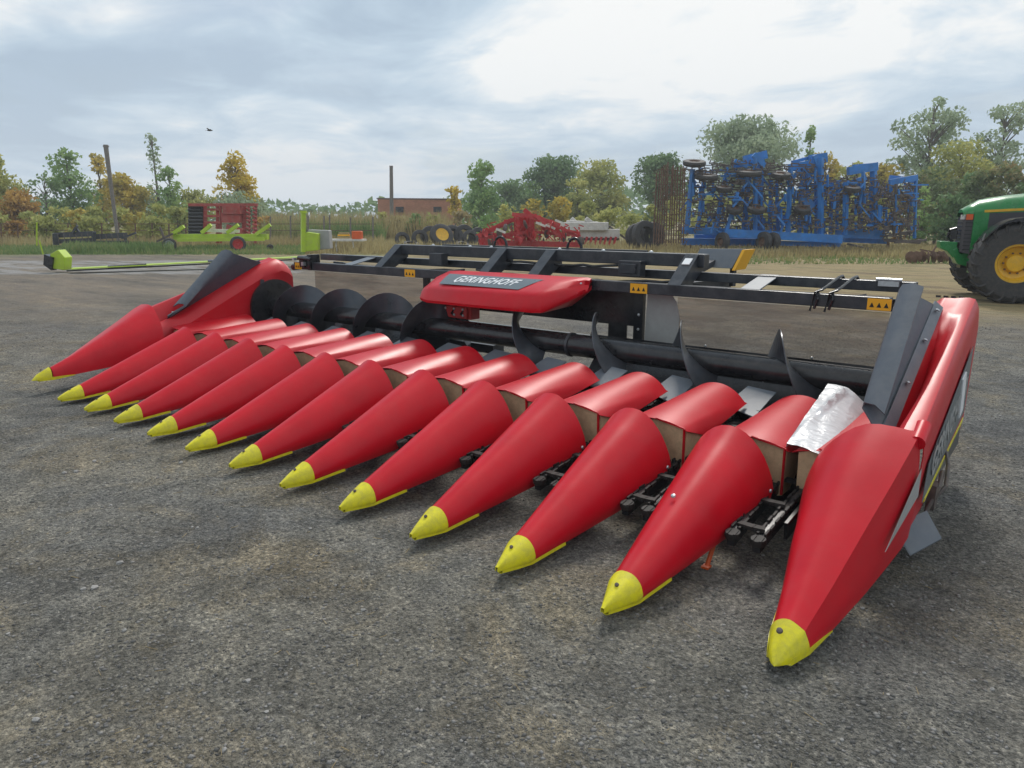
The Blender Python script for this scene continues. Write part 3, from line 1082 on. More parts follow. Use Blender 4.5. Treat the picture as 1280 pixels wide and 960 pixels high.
for side, x0 in ((1, 8.4), (-1, 0.0)):
    e = part('end_snout', end_mesh(side), MT['red'], hd, True, (x0, 0, 0), solid=.006, angle=28)
    part('nose_cap', end_cap(side), MT['yellow'], e, True, angle=50, solid=.003)
    small(bolt_me, 'bolt', e, (side * .115, .20, .178), (R(35), 0, 0), 1.3)
    if side < 0:
        e.location = (0, -.07, .10)      # the far divider is hinged up a little
        e.rotation_euler = (-.034, 0, 0)
    sp = part('side_panel', side_panel(side), MT['red_paint'], hd, True, (x0, 0, 0), solid=.006, angle=30)
    fl = part('rubber_flap', flap(side), MT['flap'], hd, True, (x0, 0, 0), solid=.012, angle=75)
    # bolted clamp strip along the foot of the flap
    a_, b_ = Vector((side * .165, 1.72, .725)), Vector((side * .155, 3.14, 1.40))
    st_ = MB().bar(a_, b_, .075, .014, up=(side * .75, -.4, .6))
    part('clamp_strip', st_, MT['grey'], fl)
    for t_ in (.06, .36, .68, .93):
        p = a_.lerp(b_, t_) + Vector((side * .012, -.008, .016))
        small(rivet_me, 'bolt', fl, p, (R(-25), R(20 * side), 0), 1.2)
    # red end hood beside the last row
    eh = MB()
    secs = []
    for i in range(11):
        row = hood_row(1.66 + 1.10 * i / 10, i / 10, -1.0, 0.0, 8, wide=.32)
        secs.append([(a * side, y, z) for a, y, z in row])
    eh.loft(secs)
    o = part('hood', eh, MT['red_paint'], hd, True, (x0, 0, 0), solid=.004)
    part('front_board', board_mesh(-.30 if side > 0 else .05, -.05 if side > 0 else .30), MT['board'], o)
    part('corner_rib', rib_mesh(-.30 if side > 0 else .05, -.05 if side > 0 else .30), MT['red_paint'], o)
    # outer closing sheet and skid under the panel
    sh = MB().prism([(side * .365, 1.60, .24), (side * .36, 3.5, .30), (side * .36, 3.5, .60), (side * .372, 1.60, .55)], (side * -.012, 0, 0))
    part('lower_sheet', sh, MT['frame'], hd, loc=(x0, 0, 0))

# hinge boss on right end, four vent slots on top of the right panel
hb = MB().tube([(8.77, 1.50, .80), (8.77, 1.66, .86)], .045, 14)
part('hinge_boss', hb, MT['red'], hd, True)
sl = MB()
for i in range(4):
    sl.box((8.50 + .05 * i, 3.47, rim_at(3.40) - .010), (.028, .05, .016), Matrix.Rotation(-.1, 3, 'X'))
part('vent_slot', sl, MT['black'], hd)
# decal on the end snout flank and stripes + lettering on the outer right side
dc = MB().add([(8.765, 1.02, .33), (8.812, 1.50, .50), (8.812, 1.50, .66)], [(0, 1, 2)])
part('flank_decal', dc, MT['panel_grey'], hd, solid=.003)
so = MB()
so.add([(8.816, 1.62, .42), (8.786, 3.30, .60), (8.787, 3.30, 1.10), (8.808, 1.75, .62)], [(0, 1, 2, 3)])
dec = part('side_decal', so, MT['decal_grey'], hd, solid=.003)
sy_ = MB().add([(8.812, 1.70, .40), (8.782, 3.30, .52), (8.786, 3.30, .56), (8.815, 1.70, .43)], [(0, 1, 2, 3)])
part('side_stripe', sy_, MT['yellow'], hd, solid=.006)
lt = link('lettering', text_mesh('GERINGHOFF', .24, 'panel_grey'), dec, (8.806, 2.5, .68), frame_rot((-.02, 1, .16), (0, -.16, 1)))
lt.scale = (.92, 1, 1)
part('reflector_plate', MB().box((8.80, 2.95, .80), (.012, .14, .30), Matrix.Rotation(.25, 3, 'X')), MT['white'], hd)

# deflector plate, hoses and brackets at the outer right foot
dp_ = MB().prism([(8.723, 1.683, .145), (8.791, 1.657, .07), (8.909, 1.873, .13), (8.805, 1.935, .26), (8.741, 1.826, .233)], (.003, .006, .008))
part('deflector_plate', dp_, MT['grey'], hd)
hs = MB().tube([(8.80, 2.1, .26), (8.86, 2.2, .36), (8.84, 2.35, .46), (8.80, 2.5, .50)], .012, 8)
hs.tube([(8.79, 2.05, .22), (8.83, 2.15, .36), (8.82, 2.3, .42)], .014, 8)
hs.box((8.80, 2.15, .30), (.05, .12, .16))
part('hose', hs, MT['tine'], hd)

# auger: tube with two opposed screws
AY, AZ, AR, FR = 3.22, .745, .112, .355
ax_t = MB().tube([(.02, AY, AZ), (8.36, AY, AZ)], AR, 28)
aug = part('auger_tube', ax_t, MT['black'], hd, True)


def helix(x_a, x_b, ph0, pitch, hand, r_in=AR, r_out=FR):
    mb = MB()
    n = max(8, int(abs(x_b - x_a) / pitch * 30))
    secs = []
    for i in range(n + 1):
        x = x_a + (x_b - x_a) * i / n
        a = ph0 + hand * 2 * math.pi * (x - x_a) / pitch
        c_, s_ = math.cos(a), math.sin(a)
        secs.append([(x, AY + c_ * r_in * .9, AZ + s_ * r_in * .9), (x, AY + c_ * r_out, AZ + s_ * r_out)])
    mb.loft(secs)
    return mb


# flight crowns (angle pi/2) measured at x = 0.75, 1.65, 2.5, 3.3 on the left and 4.6, 5.6, 6.5, 7.4 on the right
part('left_flight', helix(.10, 3.70, math.pi / 2 + 2 * math.pi * (.65 / .87), .87, -1), MT['flight'], aug, True, solid=.005)
for xc in (4.62, 5.60, 6.52, 7.42):
    part('right_flight', helix(xc - .12, xc + .40, math.pi / 2 - 2 * math.pi * .12 / .95, .95, 1), MT['flight'], aug, True, solid=.008)
part('auger_collar', MB().tube([(5.30, AY, AZ), (5.33, AY, AZ)], AR + .012, 28), MT['frame'], aug, True)
for s, x in ((1, .03), (-1, 8.33)):
    d_ = MB().ring((x, AY, AZ), (s, 0, 0), [(0, .0), (.0, .40), (.04, .40), (.05, .30), (.05, .0)], 36)
    d_.ring((x + s * .05, AY, AZ), (s, 0, 0), [(0, .16), (.05, .16), (.06, .05), (.06, 0)], 20)
    part('end_disc', d_, MT['black'], hd, True)
    b8 = MB()
    b8.bar((x, 2.95, .60), (x, 3.05, 1.15), .03, .05)
    part('end_bracket', b8, MT['frame'], hd)

# trough floor either side of the feed opening, added light-blocking sheet below the hoods
for xa, xb in ((.05, 3.35), (5.35, 8.35)):
    tr2 = MB()
    secs = []
    for (y, z) in ((2.74, .50), (2.80, .40), (2.95, .355), (3.2, .345), (3.45, .40), (3.60, .55), (3.64, .80)):
        secs.append([(xa, y, z), (xb, y, z)])
    tr2.loft(secs)
    part('auger_trough', tr2, MT['black'], hd, True, solid=.006)
part('shade_sheet', MB().prism([(.05, 1.75, .16), (8.35, 1.75, .16), (8.35, 2.85, .33), (.05, 2.85, .33)], (0, 0, -.01)), MT['black'], hd)  # added full-width black sheet, keeps light off the ground under the header
part('cross_rail', MB().box((4.2, 2.86, .36), (8.3, .10, .09)), MT['black'], hd)
part('cross_rail', MB().box((4.2, 2.30, .16), (8.3, .12, .10)), MT['black'], hd)

# frame above
part('front_beam', MB().box((4.13, 3.60, 1.333), (8.05, .11, .106)), MT['frame'], hd, bevel=.006)
part('rear_beam', MB().box((4.2, 4.04, 1.44), (8.1, .10, .09)), MT['frame'], hd, bevel=.006)
ub = part('upper_beam', MB().box((4.19, 3.98, 1.60), (4.40, .13, .13)), MT['frame'], hd, bevel=.008)
part('upper_back_rail', MB().box((4.16, 4.10, 1.665), (3.0, .05, .03)), MT['frame'], hd)
part('pan_rail', MB().box((4.2, 3.84, 1.30), (8.1, .08, .10)), MT['black'], hd)
for x, up_ in ((1.34, 0), (1.98, 1), (3.82, 1), (4.54, 1), (6.26, 1), (7.0, 0)):
    zt = 1.66 if up_ else 1.478
    cb = MB()
    if up_:
        cb.prism([(x - .07, 3.545, 1.384), (x - .07, 3.92, zt + .006), (x - .07, 4.04, zt + .006), (x - .07, 4.04, 1.50), (x - .07, 3.66, 1.30), (x - .07, 3.545, 1.30)], (.14, 0, 0))
    else:
        cb.prism([(x - .09, 3.56, 1.390), (x - .09, 4.08, 1.490), (x - .09, 4.08, 1.478), (x - .09, 3.56, 1.378)], (.18, 0, 0))
    part('cross_brace', cb, MT['grey'] if not up_ else MT['frame'], hd, bevel=.004)
part('notice_label', MB().prism([(6.22, 3.78, 1.565), (6.30, 3.78, 1.565), (6.30, 3.86, 1.618), (6.22, 3.86, 1.618)], (0, -.004, .008)), MT['white'], hd)
for x in (2.6, 3.25, 4.62, 5.2, 5.78, 3.6):
    small(rivet_me, 'bolt', ub, (x, 3.97, 1.668), (0, 0, 0), 1.6)
for x in (3.62, 4.72):
    pts = [(x + .085 * math.cos(a), 4.12 + .02 * math.cos(a), 1.66 + .13 * math.sin(a)) for a in [math.pi * (-.06 + 1.12 * i / 14) for i in range(15)]]
    part('lifting_eye', MB().tube(pts, .016, 8), MT['black'], hd, True)
for xa, xb in ((2.50, 2.69), (5.79, 5.98), (7.99, 8.17), (.14, .30)):
    o = part('warning_sticker', MB().prism([(xa, 3.541, 1.282), (xb, 3.541, 1.282), (xb, 3.541, 1.376), (xa, 3.541, 1.376)], (0, .003, 0)), MT['sticker'], hd)
    mk = MB()
    for i in range(3):
        cxx = xa + (xb - xa) * (.2 + .3 * i)
        mk.add([(cxx - .018, 3.539, 1.305), (cxx + .018, 3.539, 1.305), (cxx, 3.539, 1.345)], [(0, 1, 2)])
    part('warning_mark', mk, MT['black'], o)
# bearing blocks and clamps at the ends of the front beam
cl = MB()
cl.box((.36, 3.60, 1.40), (.10, .20, .16)).box((.52, 3.60, 1.39), (.06, .18, .22)).tube([(.3, 3.5, 1.45), (.6, 3.5, 1.44)], .03, 8)
cl.tube([(.02, 3.6, 1.30), (.30, 3.6, 1.33)], .05, 10)
part('bearing_block', cl, MT['black'], hd)
part('bolt_set', MB().box((.44, 3.48, 1.37), (.05, .05, .05)).box((.22, 3.48, 1.43), (.04, .05, .04)), MT['galv'], hd)
for x in (7.58, 7.70):
    c2 = MB()
    c2.tube([(x, 3.53, 1.26), (x + .02, 3.525, 1.34), (x + .01, 3.56, 1.405), (x + .03, 3.72, 1.43), (x + .06, 3.98, 1.50), (x + .07, 4.05, 1.51), (x + .08, 4.11, 1.46)], .013, 8)
    c2.tube([(x - .03, 3.52, 1.24), (x + .0, 3.52, 1.40), (x + .05, 3.56, 1.42)], .010, 8)
    part('cable_clamp', c2, MT['black'], hd, True)
part('end_fitting', MB().box((8.05, 3.98, 1.47), (.16, .08, .05)).tube([(7.95, 3.95, 1.50), (8.15, 3.95, 1.50)], .015, 8), MT['galv'], hd)

for (x0_, x1_, y_, z_, sag) in ((3.5, 6.2, 3.80, 1.40, .05), (.7, 3.3, 3.82, 1.385, .04), (6.3, 7.9, 3.90, 1.36, .06), (3.7, 5.7, 3.90, 1.53, .03)):
    hs_ = [(x0_ + (x1_ - x0_) * i / 14, y_ + .02 * math.sin(i * 1.7), z_ - sag * math.sin(math.pi * i / 14) + .008 * math.sin(i * 2.3)) for i in range(15)]
    part('hose', MB().tube(hs_, .014, 8), MT['black'], hd, True)
part('valve_box', MB().box((5.62, 3.86, 1.50), (.26, .12, .16)).box((5.62, 3.79, 1.50), (.18, .03, .10)), MT['frame'], hd, bevel=.006)
part('valve_box', MB().box((2.80, 3.86, 1.50), (.22, .12, .15)), MT['frame'], hd, bevel=.006)

# back wall of the header: clear windows, grey sheet, black centre plate
YB = 3.72
part('window_panel', MB().box((7.18, YB, 1.0), (1.90, .012, .50)), MT['window'], hd)
part('window_panel', MB().box((1.52, YB, 1.0), (2.30, .012, .50)), MT['window'], hd)
for xw in (6.55, 7.55):
    small(rivet_me, 'bolt', hd, (xw, YB - .01, .80), (R(90), 0, 0))
gs = MB().prism([(5.88, YB - .012, .70), (5.90, YB - .012, 1.29), (6.16, YB - .012, 1.28), (6.22, YB - .012, 1.20), (6.26, YB - .012, 1.05), (6.25, YB - .012, .82), (6.20, YB - .012, .70)], (0, .010, 0))
part('grey_sheet', gs, MT['panel_grey'], hd)
part('back_post', MB().box((5.82, YB - .02, 1.0), (.10, .06, .62)), MT['black'], hd)
for z in (.78, .90, 1.05):
    small(rivet_me, 'bolt', hd, (5.83, YB - .055, z), (R(90), 0, 0), 1.1)
part('back_post', MB().box((2.74, YB - .02, .92), (.08, .06, .74)), MT['black'], hd)
bpl = MB()
bpl.box((4.65, YB, 1.10), (2.32, .02, .36)).box((5.55, YB + .012, .90), (.22, .02, .30)).box((4.35, YB + .01, .745), (2.9, .05, .05))
part('centre_plate', bpl, MT['black'], hd)
part('back_lower_beam', MB().box((6.9, YB + .05, .68), (2.9, .09, .12)), MT['black'], hd)
part('back_lower_beam', MB().box((1.5, YB + .05, .62), (2.9, .09, .14)), MT['black'], hd)
part('feed_roof', MB().box((3.5, 3.62, .50), (1.0, .20, .10)).box((3.05, 3.6, .52), (.5, .3, .2)), MT['frame'], hd)
# valve block below the cover
vb = MB().box((3.42, 3.45, .97), (.74, .16, .24))
vb.box((3.42, 3.36, .93), (.66, .05, .14))
vo_ = part('valve_block', vb, MT['red_rim'], hd, bevel=.01)
for i in range(5):
    for z in (.90, .97):
        small(rivet_me, 'bolt', vo_, (3.14 + .14 * i, 3.33, z), (R(90), 0, 0), 1.2)
    part('hose', MB().tube([(3.12 + .15 * i, 3.38, 1.02), (3.08 + .15 * i, 3.32, .92), (3.12 + .15 * i, 3.45, .78)], .018, 8), MT['black'], vo_, True)

# maker's cover
def cover():
    secs = []
    # along x: (x, y_front, z_front_low, z_front_high, y_top, z_top)
    for x, yf, zl, zh, zt, yt in ((a_ - .04 if a_ < 5 else 5.02 + (a_ - 5.05) * .66, b_, c_, d_, e_, f_) for a_, b_, c_, d_, e_, f_ in ((3.32, 3.12, 1.12, 1.21, 1.375, 3.50), (3.38, 2.99, 1.085, 1.24, 1.395, 3.50), (3.55, 2.92, 1.075, 1.27, 1.405, 3.50), (4.3, 2.90, 1.075, 1.275, 1.41, 3.50),
                              (5.05, 2.90, 1.08, 1.28, 1.41, 3.50), (5.20, 2.93, 1.085, 1.285, 1.41, 3.50), (5.36, 3.12, 1.16, 1.31, 1.412, 3.50), (5.50, 3.30, 1.23, 1.33, 1.412, 3.50), (5.56, 3.38, 1.27, 1.33, 1.405, 3.50))):
        row = [(x, 3.50, zl + .02), (x, yf + .05, zl - .006), (x, yf + .012, zl), (x, yf, zl + .03), (x, yf + .035, zh - .05), (x, yf + .075, zh - .012), (x, yf + .13, zh + .012),
               (x, (yf + yt) / 2 + .03, (zh + zt) / 2 + .018), (x, yt, zt), (x, yt + .01, zt - .03)]
        secs.append(row)
    mb = MB().loft(secs)
    mb.add(secs[0], [tuple(range(len(secs[0])))])
    mb.add(secs[-1], [tuple(range(len(secs[-1])))])
    return mb


cov_o = part('maker_cover', cover(), MT['red'], hd, True, angle=38)
# decal lies on the sloping top: plane through the cover's upper face
def on_cover(x, s):
    a, b_ = Vector((0, 3.035, 1.293)), Vector((0, 3.49, 1.413))
    p = a.lerp(b_, s)
    bulge = .016 * math.sin(math.pi * min(max(s, 0), 1))
    return Vector((x, p.y, p.z + bulge + .004))


dm = MB()
rows = []
for i in range(7):
    s = -.04 + .62 * i / 6
    rows.append([tuple(on_cover(xl + (xr - xl) * j / 8, s)) for j in range(9) for xl, xr in ((3.62 - .16 * s, 4.78 + .20 * s),)])
dm.loft(rows)
dco = part('maker_decal', dm, MT['decal_grey'], cov_o, True)
me_t = text_mesh('GERINGHOFF', .19, 'white', shear=.2, bold=.012)
tco = np.empty(len(me_t.vertices) * 3)
me_t.vertices.foreach_get('co', tco)
tco = tco.reshape(-1, 3)
halfw = np.abs(tco[:, 0]).max()
newv = []
for x, y, z in tco:
    s = .27 + y * (1.3 if x < -halfw * .80 else 1.0) / .42
    p = on_cover(4.20 + x / halfw * .46, s)
    newv.append((p.x, p.y, p.z + .002 + z))
me_t.vertices.foreach_set('co', np.array(newv).ravel())
me_t.update()
link('lettering', me_t, dco)
small(rivet_me, 'bolt', cov_o, (5.32, 3.36, 1.36), (R(50), 0, 0), .9)

# tilted grey guard standing up behind the frame
rg = MB().prism([(5.98, 4.5, 1.50), (6.44, 4.5, 1.50), (6.50, 4.62, 1.70), (6.02, 4.62, 1.69)], (0, .35, -.02))
ro = part('rear_guard', rg, MT['grey'], hd, bevel=.005)
part('guard_strip', MB().prism([(6.445, 4.495, 1.48), (6.475, 4.495, 1.48), (6.53, 4.60, 1.69), (6.50, 4.60, 1.69)], (0, .3, 0)), MT['sticker'], hd)
part('rear_arm', MB().bar((6.2, 4.05, 1.46), (6.2, 4.55, 1.55), .08, .06).bar((6.0, 4.05, 1.30), (6.2, 5.0, 1.30), .1, .1).bar((6.3, 4.9, 1.28), (6.3, 4.9, 1.66), .05, .05), MT['frame'], hd)
# parking feet carrying the weight
for x in (1.4, 7.05):
    part('stand_leg', MB().bar((x, 3.75, 0), (x, 3.75, .7), .08, .08).box((x, 3.75, .012), (.25, .25, .024)), MT['black'], hd)
for x in (2.45, 5.95):
    part('skid_shoe', MB().box((x, 2.3, .06), (.22, .7, .10)), MT['black'], hd, bevel=.02)
part('prop_foot', MB().tube([(7.86, .90, -.005), (7.85, 1.06, .15)], .014, 8).box((7.86, .90, .006), (.045, .05, .012)), MT['orange'], hd)

# crumpled foil bag lying over the right half of the last hood
def film():
    mb = MB()
    r_ = np.random.default_rng(5)
    nu, nv = 17, 23
    A, B = Vector((8.015, 1.70, .583)), Vector((8.30, 1.60, .58))      # front edge left and right
    C_, D_ = Vector((7.925, 2.86, .775)), Vector((8.235, 2.84, .640))     # back edge left and right
    rows = []
    for j in range(nv):
        t_ = j / (nv - 1)
        row = []
        for i in range(nu):
            s = i / (nu - 1)
            p = (A.lerp(B, s)).lerp(C_.lerp(D_, s), t_)
            bulge = .035 * math.sin(math.pi * s) * (.4 + .6 * t_) + .005 * math.sin(4 * s + 5 * t_)
            fold = .040 * math.exp(-((s - .35 - .5 * (t_ - .72)) / .06) ** 2) * (1 if .5 < t_ < .92 else .2)
            row.append((p.x + r_.normal(0, .001), p.y + r_.normal(0, .001), p.z + bulge + fold + .010 * abs(math.sin(3.4 * s + 2.4 * t_ + 1)) + r_.normal(0, .0008)))
        rows.append(row)
    # thin body with a turned-down rim so that it rests on the hood
    rim = lambda row: [(row[0][0] - .004, row[0][1], row[0][2] - .035)] + row + [(row[-1][0] + .01, row[-1][1], row[-1][2] - .05)]
    mb.loft([rim(r) for r in rows])
    return mb


fo_ = part('plastic_film', film(), MT['film'], None, True, angle=60, solid=.0015)
tag(fo_, 'crumpled silvery plastic bag lying over the last hood beside the right end snout', 'plastic bag')

# ------------------------------------------------------------------ background machines
def wheel(parent, c, ax, r, wd, rim_m, lugs=0, rim_r=.55, name='wheel'):
    c = Vector(c)
    ty = MB().ring(c, ax, [(-wd / 2, r * rim_r), (-wd / 2, r * .86), (-wd * .42, r * .95), (0, r), (wd * .42, r * .95), (wd / 2, r * .86), (wd / 2, r * rim_r), (0, r * rim_r * .93), (-wd / 2, r * rim_r)], 36)
    to = part(name, ty, MT['tyre'], parent, True, angle=30)
    rm = MB().ring(c, ax, [(-wd * .44, r * rim_r * 1.0), (-wd * .44, r * rim_r * .9), (-wd * .16, r * rim_r * .78), (-wd * .10, r * .30), (-wd * .32, r * .26), (-wd * .34, r * .0)], 28)
    rm.ring(c, ax, [(wd * .44, r * rim_r * 1.0), (wd * .44, r * rim_r * .9), (wd * .16, r * rim_r * .78), (wd * .10, r * .26), (wd * .26, r * .20), (wd * .28, r * .0)], 28)
    off = Vector(parent['_abs']) if parent.get('_abs') else Vector((0, 0, 0))
    me = rm
    me.v = [tuple(Vector(p) - off) for p in me.v]
    link('rim', me.mesh('rim', MT[rim_m], True, 30), to)
    if r > .9 and lugs:
        wb_ = MB()
        an_ = Vector(ax).normalized()
        e1_ = an_.cross(Vector((0, 0, 1))).normalized()
        e2_ = an_.cross(e1_)
        for k in range(10):
            a = 2 * math.pi * k / 10
            q = c - off + an_ * wd * .12 + (e1_ * math.cos(a) + e2_ * math.sin(a)) * r * .26
            wb_.tube([q, q + an_ * .05], .022, 6)
        wo_ = link('wheel_bolts', wb_.mesh('wheel_bolts', MT['rust']), to)
        wo_['kind'] = 'stuff'
    if lugs:
        axn = Vector(ax).normalized()
        up = Vector((0, 0, 1))
        e1 = axn.cross(up).normalized()
        e2 = axn.cross(e1)
        for s in (-1, 1):
            lg = MB()
            for k in range(lugs):
                a = 2 * math.pi * (k + (.5 if s > 0 else 0)) / lugs
                def pt(a_, rr, o):
                    return c - off + (e1 * math.cos(a_) + e2 * math.sin(a_)) * rr + axn * o
                lg.bar(pt(a, r * 1.0, s * wd * .04), pt(a + .20, r * .955, s * wd * .47), .055, .075, up=(e1 * math.cos(a) + e2 * math.sin(a)))
                lg.bar(pt(a + .20, r * .955, s * wd * .47), pt(a + .24, r * .80, s * wd * .51), .05, .06, up=(e1 * math.cos(a) + e2 * math.sin(a)))
            link('tread_lugs', lg.mesh('tread_lugs', MT['tyre']), to)
    return to


# ---- green tractor, nose in view at the right
DT = 17.7
TF = (RH * -.93 + FH * .36).normalized()          # the way the tractor points
TS = Vector((-TF.y, TF.x, 0))                        # its left side (towards the viewer is -TS or TS)
if TS.dot(FH) > 0:
    TS = -TS                                         # TS now points towards the viewer
tw = G(1272, DT)                                     # front near wheel centre on the ground
tr_o = thing('tractor', 'green tractor with yellow wheel rims parked at the right edge of the yard', 'tractor', tw, absolute=True)
WR = .955


def TP(f, s, z):
    if f > 0:
        f *= .80
    return tw + TF * f + TS * s + Vector((0, 0, z))


wheel(tr_o, TP(0, 0, WR), TS, WR, .62, 'rim', lugs=20, rim_r=.49)
wheel(tr_o, TP(0, -2.3, WR), TS, WR, .62, 'rim', lugs=20, rim_r=.56)
wheel(tr_o, TP(-3.6, .05, 1.25), TS, 1.25, .75, 'rim', lugs=20, rim_r=.52)
wheel(tr_o, TP(-3.6, -2.4, 1.25), TS, 1.25, .75, 'rim', lugs=20, rim_r=.52)


def loftx(secs_):
    return MB().loft([[TP(*p) for p in q] for q in secs_], caps=True)


# hood: sections along the length, s across from near (-.62 about centre line -1.15)
CL = -1.15


def hsec(f, hw, zb, zt, crown=.1):
    return [(f, CL + hw, zb), (f, CL + hw, zt - .16), (f, CL + hw * .88, zt - .05), (f, CL + hw * .5, zt + crown * .6), (f, CL, zt + crown), (f, CL - hw * .5, zt + crown * .6), (f, CL - hw * .88, zt - .05), (f, CL - hw, zt - .16), (f, CL - hw, zb)]


hood = loftx([hsec(1.34, .34, 2.16, 2.22, .02), hsec(1.20, .42, 2.14, 2.28, .04), hsec(1.06, .46, 2.12, 2.33, .06), hsec(1.05, .46, 1.2, 2.33, .06), hsec(.9, .47, 1.2, 2.38), hsec(.2, .50, 1.2, 2.48), hsec(-.8, .52, 1.2, 2.58), hsec(-2.0, .52, 1.2, 2.66)])
part('hood', hood, MT['green'], tr_o, True, angle=40)
part('grille', loftx([hsec(1.31, .34, 1.18, 2.19, .0), hsec(1.24, .41, 1.16, 2.24, .0), hsec(1.02, .455, 1.12, 2.28, .0)]), MT['grille'], tr_o)
gs_ = MB()
for i in range(9):
    z = 1.24 + i * .095
    gs_.bar(TP(1.315, CL - .32, z), TP(1.315, CL + .32, z), .012, .02)
    gs_.bar(TP(1.25, CL + .41, z), TP(1.06, CL + .455, z), .012, .02)
part('grille_slats', gs_, MT['black'], tr_o)
part('side_pillar', MB().bar(TP(.94, CL + .475, 1.15), TP(.94, CL + .485, 2.18), .18, .05, up=tuple(TS)), MT['green'], tr_o)
part('front_pillar', MB().bar(TP(.76, CL + .49, 1.15), TP(.76, CL + .495, 2.18), .16, .04, up=tuple(TS)), MT['green'], tr_o)
part('side_screen', MB().prism([TP(.66, CL + .50, 1.25), TP(.66, CL + .50, 2.14), TP(-.9, CL + .525, 2.2), TP(-.9, CL + .525, 1.25)], TS * .01), MT['grille'], tr_o)
part('side_stripe', MB().prism([TP(.80, CL + .505, 2.16), TP(.80, CL + .505, 2.22), TP(-2.0, CL + .54, 2.36), TP(-2.0, CL + .54, 2.30)], TS * .012), MT['rim'], tr_o)
part('headlight', MB().box(TP(1.28, CL + .30, 2.05), (.1, .16, .12), Matrix.Rotation(YAW, 3, 'Z')), MT['lamp'], tr_o)
part('indicator', MB().prism([TP(1.26, CL + .43, 1.98), TP(1.26, CL + .43, 2.12), TP(1.08, CL + .475, 2.12), TP(1.08, CL + .475, 1.98)], TS * .01), MT['orange'], tr_o)
nose = MB().prism([TP(1.50, CL - .3, 1.22), TP(1.44, CL - .3, 1.06), TP(1.30, CL - .3, .86), TP(1.0, CL - .3, .80), TP(.72, CL - .3, .88), TP(.6, CL - .3, 1.12), TP(.6, CL - .3, 1.25), TP(1.0, CL - .3, 1.20), TP(1.24, CL - .3, 1.12), TP(1.36, CL - .3, 1.30)], TS * .60)
part('front_support', nose, MT['green'], tr_o, bevel=.03)
part('front_weight', MB().prism([TP(1.36, CL - .28, 1.42), TP(1.86, CL - .28, 1.44), TP(1.84, CL - .28, 1.26), TP(1.62, CL - .28, 1.18), TP(1.45, CL - .28, 1.02), TP(1.36, CL - .28, 1.05)], TS * .56), MT['green'], tr_o, bevel=.02)
part('tow_hitch', MB().tube([TP(1.45, CL, 1.42), TP(1.62, CL, 1.55), TP(1.55, CL, 1.72), TP(1.38, CL, 1.76)], .04, 8).bar(TP(1.35, CL + .1, 1.66), TP(1.66, CL + .1, 1.62), .07, .07).box(TP(1.48, CL + .2, 1.6), (.14, .14, .22)), MT['black'], tr_o)
part('belly', MB().bar(TP(1.2, CL, .80), TP(.7, CL, .78), .5, .08), MT['black'], tr_o)
part('axle', MB().bar(TP(0, 0, WR - .05), TP(0, -2.3, WR - .05), .3, .34), MT['green'], tr_o)
part('chassis', MB().bar(TP(.9, CL, .9), TP(-3.6, CL, 1.05), .5, .55), MT['green'], tr_o)
fd = MB()
rows = []
for i in range(10):
    a = R(30 + 110 * i / 9)
    rows.append([TP(math.cos(a) * 1.12, -.34, WR + math.sin(a) * 1.08), TP(math.cos(a) * 1.12, .36, WR + math.sin(a) * 1.08)])
fd.loft(rows)
part('mudguard', fd, MT['black'], tr_o, True, solid=.03)
cabs = MB()
for f, s in ((-2.0, .55), (-2.0, -.6), (-3.9, .65), (-3.9, -.7)):
    cabs.bar(TP(f, CL + s, 1.5), TP(f, CL + s, 3.3), .1, .1)
part('cab_frame', cabs, MT['green'], tr_o)
part('cab_roof', MB().bar(TP(-1.9, CL, 3.35), TP(-4.0, CL, 3.35), 1.5, .2), MT['green'], tr_o, bevel=.05)

# ---- blue folded cultivator
BD = 47.0
bl = thing('cultivator', 'tall blue folded field cultivator standing in front of the trees', 'cultivator', G(990, BD), absolute=True)


def seg(mb, u1, v1, u2, v2, D1, w_, h_, D2=None):
    mb.bar(P(u1, v1, D1), P(u2, v2, D2 if D2 else D1), w_, h_)
    return mb


def bpart(name, m_, segs, parent=None):
    for s in segs:
        mb = MB()
        seg(mb, *s)
        part(name, mb, m_, parent or bl)


# carrying frame low down: several overlapping box beams
bpart('base_beam', MT['blue'], [
    (852, 288, 962, 292, BD, .4, .42), (852, 302, 968, 303, BD + 1.2, .35, .45), (905, 291, 1052, 299, BD - 1, .35, .5),
    (940, 303, 1050, 306, BD - .4, .3, .3), (1045, 292, 1104, 293, BD, .35, .55), (868, 296, 1100, 298, BD + 2, .3, .3), (1055, 300, 1110, 302, BD + 1, .3, .3)])
bpart('grey_beam', MT['tine'], [(1105, 300, 1150, 303, BD, .15, .2), (1102, 296, 1145, 288, BD, .12, .14), (1118, 303, 1158, 300, BD - .5, .12, .14)])
